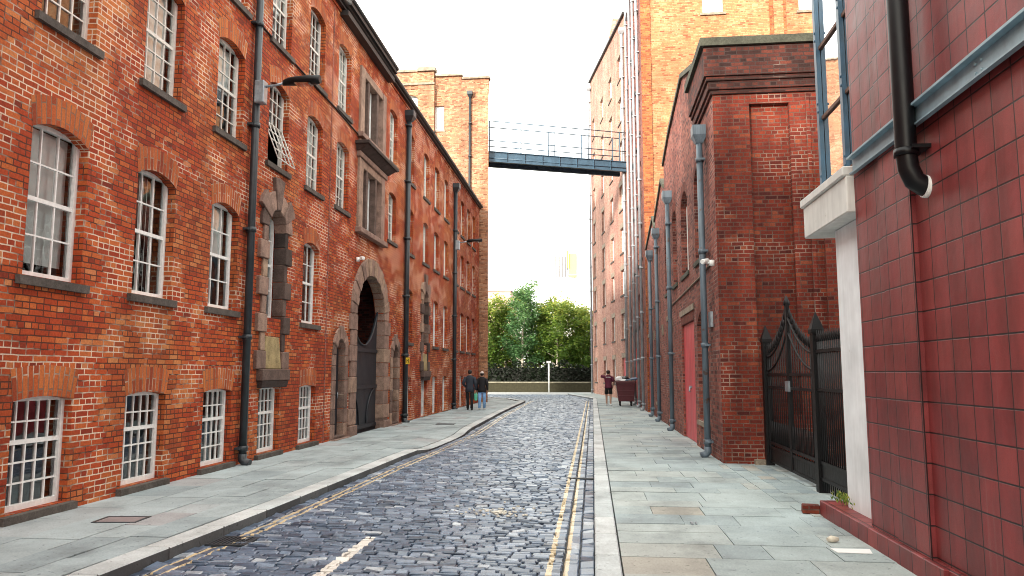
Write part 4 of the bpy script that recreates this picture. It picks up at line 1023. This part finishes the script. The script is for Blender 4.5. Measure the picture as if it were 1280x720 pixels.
def person(x, y, h, label, J, cols, shorts=False, bare=False, cap=None, group=None):
    t = thing('person', label, 'person', (x, y, 0), group); k = h/1.75
    def P(a): return (x+a[0]*k, y+a[1]*k, a[2]*k)
    base = dict(pelvis=(.15,.11), waist=(.125,.09), chest=(.155,.10), neck0=(.075,.07), neck=.062, head0=(.075,.085), head=(.098,.118), crown=(.07,.085),
                hipL=.095, hipR=.095, kneeL=.062, kneeR=.062, ankL=.044, ankR=.044, toeL=.038, toeR=.038, shL=.062, shR=.062, elL=.046, elR=.046, wrL=.034, wrR=.034, hnL=.042, hnR=.042)
    N = ['pelvis','waist','chest','neck0','neck','head0','head','crown','hipL','kneeL','ankL','toeL','hipR','kneeR','ankR','toeR','shL','elL','wrL','hnL','shR','elR','wrR','hnR']
    E = [(0,1),(1,2),(2,3),(3,4),(4,5),(5,6),(6,7),(0,8),(8,9),(9,10),(10,11),(0,12),(12,13),(13,14),(14,15),(3,16),(16,17),(17,18),(18,19),(3,20),(20,21),(21,22),(22,23)]
    pts = [(*P(J[n]), base[n]*k if not isinstance(base[n], tuple) else tuple(q*k for q in base[n])) for n in N]
    for sd in 'LR':                      # four fingers and a thumb on each hand
        hn, fg, th, wr = (Vector(J[q+sd]) for q in ('hn','fg','th','wr')); d = fg-hn; side = d.cross(th-hn).cross(d).normalized()
        for q, ln in ((-.024,.8),(-.008,1.),(.008,1.05),(.024,.9)):
            i = len(pts); m1 = hn+side*q+d*.5; m2 = hn+side*q*1.1+d*ln
            pts += [(*P(m1), .012*k), (*P(m2), .009*k)]; E += [(N.index('hn'+sd), i), (i, i+1)]
        i = len(pts); pts += [(*P(wr.lerp(hn,.6).lerp(th,.5)), .013*k), (*P(th), .010*k)]; E += [(N.index('hn'+sd), i), (i, i+1)]
    skin_mesh('body', pts, E, M['skin'], t)
    g = MB()
    sh = abs(J['shL'][0]); pe, wa, ch_, n0 = (J[q] for q in ('pelvis','waist','chest','neck0'))
    lo = .80 if not bare else .86
    def R_(c, z, rx, ry): return (P((c[0], c[1], z)), rx*k, ry*k)
    loft(g, [R_(pe, lo, .205, .14), R_(pe, .94, .192, .135), R_(wa, 1.08, .165, .12), R_(ch_, 1.24, .18, .13), R_(ch_, 1.33, .205, .13), R_(n0, 1.40, .225, .115), R_(n0, 1.45, .185, .10), R_(n0, 1.49, .11, .085), R_(n0, 1.52, .078, .078)], 18)
    for sd in 'LR':
        S_, L_, W_ = (Vector(J[q+sd]) for q in ('sh','el','wr'))
        if bare: g.tube([P((S_.x*.7, S_.y, S_.z-.01)), P(S_), P(S_.lerp(L_, .5)), P(S_.lerp(L_, .85))], [.06*k,.078*k,.075*k,.078*k], 12)
        else:
            pth = bend(S_, L_, W_); n = len(pth); g.tube([P((S_.x*.7, S_.y, S_.z-.01))]+[P(q) for q in pth], [.05*k]+[(.078-.028*i/(n-1))*k for i in range(n)], 12)
    jk = g.build('tshirt' if bare else 'jacket', cols[0], t)
    g = MB(); loft(g, [R_(pe, .78, .165, .118), R_(pe, .86, .182, .125), R_(pe, .95, .168, .118), R_(pe, 1.02, .155, .11)], 18)
    for sd in 'LR':
        H_, K_, A_ = (Vector(J[q+sd]) for q in ('hip','knee','ank'))
        if shorts: g.tube([P(H_*.97), P(H_.lerp(K_, .4)), P(H_.lerp(K_, .78))], [.09*k,.096*k,.1*k], 12)
        else:
            pth = bend(H_, K_, A_); n = len(pth); g.tube([P(q) for q in pth], [(.09-.03*i/(n-1))*k for i in range(n)], 12)
    g.build('shorts' if shorts else 'trousers', cols[1], t)
    for sd in 'LR':
        a, b_ = J['ank'+sd], J['toe'+sd]
        skin_mesh('shoe', [(*P((a[0], a[1]-.05, .05)), .05*k), (*P((a[0], a[1]+.02, .065)), .06*k), (*P((b_[0],b_[1]+.02,.045)), .05*k)], [(0,1),(1,2)], cols[2], t, 1)
    hd = J['head']; c = P(hd); g = MB()
    loft(g, [((c[0], c[1]+dy*k, c[2]+dz*k), rx*k, ry*k) for dy, dz, rx, ry in ((-.05,-.075,.045,.04),(-.038,-.04,.078,.07),(-.022,.01,.09,.093),(-.014,.05,.089,.103),(-.012,.085,.074,.088),(-.012,.11,.045,.055),(-.012,.12,.015,.02))], 14)
    g.build('hair', cols[3], t)
    f = MB()
    f.hexa([(c[0]-.014*k,c[1]+.08*k,c[2]-.03*k),(c[0]+.014*k,c[1]+.08*k,c[2]-.03*k),(c[0]+.012*k,c[1]+.118*k,c[2]-.03*k),(c[0]-.012*k,c[1]+.118*k,c[2]-.03*k),(c[0]-.008*k,c[1]+.08*k,c[2]+.02*k),(c[0]+.008*k,c[1]+.08*k,c[2]+.02*k),(c[0]+.006*k,c[1]+.095*k,c[2]+.02*k),(c[0]-.006*k,c[1]+.095*k,c[2]+.02*k)])
    f.build('nose', M['skin'], t)
    for s in (-1, 1):
        f = MB(); f.tube([(c[0]+s*.078*k,c[1]-.005*k,c[2]-.035*k),(c[0]+s*.092*k,c[1]-.015*k,c[2]),(c[0]+s*.082*k,c[1]-.005*k,c[2]+.03*k)], .012*k, 6); f.build('ear', M['skin'], t)
        f = MB(); f.tube([(c[0]+s*.032*k,c[1]+.074*k,c[2]+.015*k),(c[0]+s*.032*k,c[1]+.088*k,c[2]+.015*k)], .011*k, 8); f.build('eye', M['black'], t)
    f = MB(); f.tube([(c[0]-.022*k,c[1]+.083*k,c[2]-.055*k),(c[0],c[1]+.089*k,c[2]-.057*k),(c[0]+.022*k,c[1]+.083*k,c[2]-.055*k)], .006*k, 6); f.build('mouth', plain('lip', (.32,.12,.1), .5), t)
    if cap:
        cc = MB(); n = 14; rr = []
        for i in range(5):
            a = math.pi/2*i/4.4; rr.append([cc.add((c[0]+.098*k*math.cos(a)*math.cos(6.2832*j/n), c[1]-.012*k+.112*k*math.cos(a)*math.sin(6.2832*j/n), c[2]+.035*k+.1*k*math.sin(a))) for j in range(n)])
        for i in range(4):
            for j in range(n): cc.fi((rr[i][j],rr[i][(j+1)%n],rr[i+1][(j+1)%n],rr[i+1][j]),0,None,.5,True)
        cc.fi(rr[-1]); cc.box(c[0]-.07*k,c[0]+.07*k,c[1]+.07*k,c[1]+.17*k,c[2]+.035*k,c[2]+.047*k); cc.build('cap', cap, t)
    return t
def pose(lead=1, stride=.12, armL=None, armR=None):
    s = stride*lead
    J = dict(pelvis=(0,0,.93), waist=(0,.0,1.10), chest=(0,.01,1.30), neck0=(0,.0,1.44), neck=(0,.005,1.50), head0=(0,.015,1.56), head=(0,.02,1.64), crown=(0,.015,1.72),
        hipL=(-.10,0,.88), kneeL=(-.10,s*.6+.02,.49), ankL=(-.095,s-.02*(lead<0),.09), toeL=(-.105,s+.13,.035),
        hipR=(.10,0,.88), kneeR=(.10,-s*.45+.02,.49), ankR=(.095,-s,.09), toeR=(.105,-s+.13,.035),
        shL=(-.19,0,1.40), elL=(-.25,-.03,1.13), wrL=(-.24,.06,.90), hnL=(-.24,.08,.83), fgL=(-.235,.09,.75), thL=(-.21,.12,.82),
        shR=(.19,0,1.40), elR=(.25,-.03,1.13), wrR=(.24,.06,.90), hnR=(.24,.08,.83), fgR=(.235,.09,.75), thR=(.21,.12,.82))
    for d in (armL, armR):
        if d: J.update(d)
    return J
cl = lambda n, c, r=.8: plain(n, c, r, var=.2, scale=9, bump=.2)
person(-5.44, 33.3, 1.78, 'person walking away in dark navy jacket and black trousers beside the left mill', pose(1,.06, dict(elL=(-.29,-.04,1.15), wrL=(-.20,.10,1.02), hnL=(-.16,.14,1.0), fgL=(-.10,.17,.99), thL=(-.14,.15,1.06))),
       (cl('navy_jacket',(.022,.03,.045)), cl('black_trousers',(.008,.008,.009)), cl('black_shoe',(.01,.01,.01),.4), cl('black_hair',(.01,.008,.007),.6)), group='two people walking away on the left pavement')
person(-4.98, 33.9, 1.70, 'person walking away in black top, pale blue jeans and a light cap', pose(-1,.14),
       (cl('black_top',(.008,.008,.01)), cl('pale_jeans',(.22,.42,.72)), cl('white_trainer',(.7,.7,.7),.5), cl('dark_hair',(.02,.014,.01),.6)), cap=cl('pale_cap',(.5,.44,.4)), group='two people walking away on the left pavement')
p3 = person(.78, 38.8, 1.78, 'person in maroon t-shirt and black shorts with both hands raised to their head, on the right pavement', pose(1,.07,
       dict(shL=(-.19,0,1.42), elL=(-.37,.10,1.46), wrL=(-.19,.08,1.62), hnL=(-.13,.07,1.68), fgL=(-.07,.06,1.73), thL=(-.12,.11,1.64)),
       dict(shR=(.19,0,1.40), elR=(.27,.0,1.15), wrR=(.22,.12,.96), hnR=(.21,.16,.90), fgR=(.20,.19,.83), thR=(.18,.19,.90))),
       (cl('maroon_cotton',(.09,.008,.03)), cl('black_shorts',(.008,.008,.008)), cl('white_trainer_shoe',(.72,.72,.72),.5), cl('brown_hair',(.02,.012,.008),.6)), shorts=True, bare=True)
p3['label'] = 'person in maroon t-shirt and black shorts, one hand raised to head'
b = MB(); b.tube([(.66,38.69,1.43),(.72,38.678,1.43),(.84,38.678,1.43),(.90,38.69,1.43)], .013, 6); b.build('shirt_stripe', M['white'], p3)
b = MB(); k = 0
bag = MB(); bag.hexa([(-5.28,33.5,.42),(-5.14,33.5,.42),(-5.14,33.62,.42),(-5.28,33.62,.42),(-5.3,33.48,.72),(-5.12,33.48,.72),(-5.14,33.64,.74),(-5.28,33.64,.74)])
t = thing('carrier_bag', 'mint green carrier bag held between the two people walking away', 'bag', (-5.21, 33.56, .42)); bag.build('bag_body', cl('mint_plastic',(.12,.55,.36),.5), t, bev=.03)
b = MB(); b.tube([(-5.27,33.56,.72),(-5.215,33.56,.83),(-5.16,33.56,.72)], .012, 6); b.build('handle', cl('mint_handle',(.12,.55,.36),.5), t)

# ------------------------------------------------------------------ far end: post, low wall, hedge, trees, buildings
t = thing('marker_post', 'thin white post with a flat cap in front of the low wall', 'post', (-3.85, 66.6, -.2)); b = MB()
b.tube([(-3.85,66.6,-.2),(-3.85,66.6,2.5)], .07, 10); b.build('pole', M['white'], t); b = MB(); b.box(-4.05,-3.65,66.5,66.7,2.5,2.68); b.build('cap', M['white'], t)
b = MB(); b.box(-40, 14, 69, 69.4, -.3, .72, 0, .5); b.box(-40, 14, 68.94, 69.46, .72, .84, 0, .9)
tag(b.build('low_wall', stone_mat('mossy_low_wall', [(0,(.025,.024,.012)),(.5,(.036,.034,.018)),(1,(.26,.25,.19))])), 'low mossy stone wall along the far side of the cross street', 'wall')
b = MB(); r2 = random.Random(4)
for k in range(15000):
    x = r2.uniform(-26, 8); y = 70.2+r2.random()*1.4; z = .2+r2.random()**.8*(2.3+.25*math.sin(x*1.7)+.15*math.sin(x*4.1)); s = r2.uniform(.07,.15)
    if r2.random() < .6: y = 70.1+r2.random()*.35
    a = r2.random()*6.28; e = r2.uniform(-1,1); d = Vector((math.cos(a),math.sin(a),e*.6)); q = Vector((-math.sin(a)*.5, math.cos(a)*.5, r2.uniform(-1,1)))
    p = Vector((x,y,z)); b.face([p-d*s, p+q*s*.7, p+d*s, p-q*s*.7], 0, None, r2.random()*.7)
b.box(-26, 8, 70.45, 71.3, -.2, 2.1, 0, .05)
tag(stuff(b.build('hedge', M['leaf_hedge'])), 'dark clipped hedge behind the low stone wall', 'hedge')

b = MB(); r2 = random.Random(9)
for k in range(16000):
    x = r2.uniform(-18, 6); y = 77+r2.random()*3; z = .3+r2.random()*(5.2+.6*math.sin(x*1.1)); s = r2.uniform(.1,.22)
    a = r2.random()*6.28; d = Vector((math.cos(a),math.sin(a)*.4,r2.uniform(-.6,.4))); q = Vector((-math.sin(a)*.5, r2.uniform(-.3,.3), r2.uniform(.2,1)))
    p = Vector((x,y,z)); b.face([p-d*s, p+q*s*.7, p+d*s, p-q*s*.7], 0, None, .3+r2.random()*.7)
tag(stuff(b.build('undergrowth', M['leaf'])), 'pale green mass of undergrowth seen between the tree trunks', 'bushes')
def tree(x, y, h, cr, seed, leaf, bark, label, n=2600, conic=False, lo=.28):
    r = random.Random(seed); t = thing('tree', label, 'tree', (x, y, -.2), 'trees behind the hedge')
    tr = MB(); lean = r.uniform(-.03,.03)*h; tp = [(x,y,-.2),(x+lean*.2,y,h*.3),(x+lean*.6,y,h*.6),(x+lean,y,h*.92)]
    tr.tube(tp, [.15,.11,.075,.02], 8); tips = []
    nb = 22
    for k in range(nb):
        f = lo+(.93-lo)*(k+.5)/nb; a = k*2.4+r.uniform(-.4,.4)
        reach = cr*(1.05-f)*1.35 if conic else cr*math.sqrt(max(.12, 1-((f-.55)/.5)**2))*r.uniform(.6,1.12)
        p0 = Vector((x+lean*f, y, h*f)); p1 = p0+Vector((math.cos(a)*reach*.55, math.sin(a)*reach*.55, reach*.28)); p2 = p0+Vector((math.cos(a)*reach, math.sin(a)*reach, reach*.38+(h*.08*r.random())))
        tr.tube([p0,p1,p2], [.05*(1.1-f)+.012,.028*(1.1-f)+.008,.006], 5); tips += [(p1,.55),(p2,.8),((p1+p2)/2,.7)]
    tips.append((Vector((x+lean,y,h*.96)),.6))
    tr.build('trunk', bark, t); cw = MB()
    for k in range(n):
        c, sc_ = tips[r.randrange(len(tips))]; sp = cr*.17
        p = c+Vector((r.gauss(0,sp), r.gauss(0,sp), r.gauss(0,sp*.8))); s = r.uniform(.08,.17)
        a = r.random()*6.28; d = Vector((math.cos(a), math.sin(a), r.uniform(-.6,.3))).normalized(); q = Vector((r.gauss(0,1), r.gauss(0,1), r.gauss(0,1)+.8)); q = d.cross(q).normalized()
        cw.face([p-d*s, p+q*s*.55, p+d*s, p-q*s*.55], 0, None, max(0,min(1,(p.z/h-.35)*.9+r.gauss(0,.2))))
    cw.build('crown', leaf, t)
rt = random.Random(12)
kinds = {'g': ('leaf','bark'), 'b': ('leaf_blue','birch'), 'p': ('leaf','birch')}
spots = [(-13.2,74,8.6,2.3,'g','yellow green broadleaf tree mostly hidden behind the left stair tower'),
 (-10.3,73,8.3,2.1,'g','leftmost visible tree above the hedge, next to the stair tower edge'),
 (-8.6,75.5,8.8,2.0,'p','pale trunked tree just left of the tall blue green tree'),
 (-6.7,72.2,10.0,1.75,'b','tall narrow blue green tree standing above its neighbours over the hedge'),
 (-5.2,74.5,8.6,2.1,'g','bushy green tree just right of the tall blue green tree'),
 (-3.4,73,8.4,2.1,'p','pale trunked green tree behind the white marker post'),
 (-1.9,75,8.0,2.1,'g','bushy yellow green tree right of the white marker post'),
 (-.3,73.4,7.5,2.0,'g','rightmost tree in view, beside the pink mill corner'),
 (1.8,75,8,2.2,'g','tree behind the corner of the pink mill')]
for k, (x, y, h, cr, kd, lab) in enumerate(spots[:8]):
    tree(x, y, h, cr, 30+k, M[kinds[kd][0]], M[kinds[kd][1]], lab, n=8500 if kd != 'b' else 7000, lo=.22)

M['pale_brick'] = plain('pale_distant_brick', (.50,.33,.28), .9, var=.06, scale=.3)
M['pale_clad'] = plain('pale_cladding', (.78,.77,.72), .5, var=.04, scale=.2)
t = thing('distant_building', 'distant pale pink brick building with a hipped roof above the trees on the left', 'building', (-19, 145, 0))
b = MB(); b.box(-27, -15.2, 140, 152, -.2, 17.0); b.build('wall', M['pale_brick'], t)
b = MB(); b.hexa([(-27.3,139.7,17.0),(-14.9,139.7,17.0),(-14.9,152.3,17.0),(-27.3,152.3,17.0),(-23,144,20.2),(-18.4,144,20.2),(-18.4,148,20.2),(-23,148,20.2)]); b.build('roof', plain('pale_slate',(.42,.40,.38),.8), t)
for k in range(6):
    for j in range(4):
        b = MB(); x = -26+k*1.85; z = 3.4+j*3.4; b.box(x, x+.7, 139.9, 140.05, z, z+1.3); b.build('window', M['glass'], t)
t = thing('distant_tower', 'faint pale high-rise tower far off with an orange and yellow stripe', 'tower', (-7, 255, 0))
b = MB(); b.box(-12.5, -8.2, 250, 262, 0, 41); b.box(-8.19, -2.6, 251, 262, 0, 36); b.box(-7.2,-4.4,251.5,260,36,45); b.build('wall', M['pale_clad'], t)
b = MB()
for k in range(4): b.box(-12.1+k*1.05, -11.65+k*1.05, 249.9, 250.05, 33.5, 40.5)
b.build('window_strip', plain('grey_window_band', (.12,.12,.13), .5), t)
b = MB(); b.box(-8.3,-7.7,249.9,250.9,36.6,42.5); b.build('orange_panel', plain('orange_cladding',(.75,.28,.08),.5), t)
b = MB(); b.box(-7.6,-5.0,250.8,250.95,33.5,41.5); b.build('yellow_panel', plain('yellow_cladding',(.78,.56,.16),.5), t)
cr = thing('tower_crane', 'thin crane mast beside the distant pale tower', 'crane', (-2.6, 249, 0)); b = MB(); mk = plain('crane_steel', (.45,.42,.34), .6)
for dx in (-.35,.35): b.tube([(-2.6+dx,249,0),(-2.6+dx,249,38)], .07, 5)
for k in range(19): b.tube([(-2.95,249,k*2),(-2.25,249,k*2+2)], .05, 4)
b.build('mast', mk, cr); b = MB(); b.tube([(-8,249,34),(-.5,249,34)], .16, 5); b.build('jib', mk, cr)

# ------------------------------------------------------------------ light, sky, camera
SUN_EL, SUN_AZ = 14., 210.           # azimuth measured clockwise from +Y (the street's direction)
wd = bpy.data.worlds.new('World'); sc.world = wd; wd.use_nodes = True; nt = wd.node_tree; bg = nt.nodes['Background']
sky = nt.nodes.new('ShaderNodeTexSky'); sky.sky_type = 'NISHITA'; sky.sun_disc = False
sky.sun_elevation = R(SUN_EL); sky.sun_rotation = R(SUN_AZ); sky.dust_density = 3; sky.air_density = 1
tc = nt.nodes.new('ShaderNodeTexCoord'); nz = nt.nodes.new('ShaderNodeTexNoise'); nz.inputs['Scale'].default_value = 2.2; nz.inputs['Detail'].default_value = 5
nt.links.new(tc.outputs['Generated'], nz.inputs['Vector'])
rp = nt.nodes.new('ShaderNodeValToRGB'); rp.color_ramp.elements[0].position = .3; rp.color_ramp.elements[0].color = (11.5,11.4,10.6,1); rp.color_ramp.elements[1].position = .75; rp.color_ramp.elements[1].color = (14.5,14.3,13.2,1)
nt.links.new(nz.outputs['Fac'], rp.inputs['Fac'])
mx = nt.nodes.new('ShaderNodeMix'); mx.data_type = 'RGBA'; mx.inputs[0].default_value = .82
nt.links.new(sky.outputs[0], mx.inputs[6]); nt.links.new(rp.outputs['Color'], mx.inputs[7])
nt.links.new(mx.outputs[2], bg.inputs['Color']); bg.inputs['Strength'].default_value = .10
sl = bpy.data.lights.new('sun', 'SUN'); sl.energy = 2.6; sl.angle = R(6); sl.color = (1,.89,.77)
so_ = bpy.data.objects.new('sun', sl); C.objects.link(so_)
dv = Vector((math.sin(R(SUN_AZ))*math.cos(R(SUN_EL)), math.cos(R(SUN_AZ))*math.cos(R(SUN_EL)), math.sin(R(SUN_EL))))
so_.rotation_euler = dv.to_track_quat('Z', 'Y').to_euler(); so_.location = (0,-20,40)
cam = bpy.data.cameras.new('camera'); cam.sensor_width = 36; cam.lens = 940/1280*36; cam.clip_end = 3000; cam.clip_start = .05
co = bpy.data.objects.new('camera', cam); C.objects.link(co); co.location = (0,0,1.65); co.rotation_euler = (R(90+6.434), 0, R(6.094)); sc.camera = co
sc.view_settings.view_transform = 'Standard'; sc.view_settings.look = 'None'; sc.view_settings.gamma = 1; sc.view_settings.exposure = 1.68
sc.render.engine = 'CYCLES'; sc.cycles.filter_width = 1.0; sc.cycles.max_bounces = 6; sc.cycles.transparent_max_bounces = 12
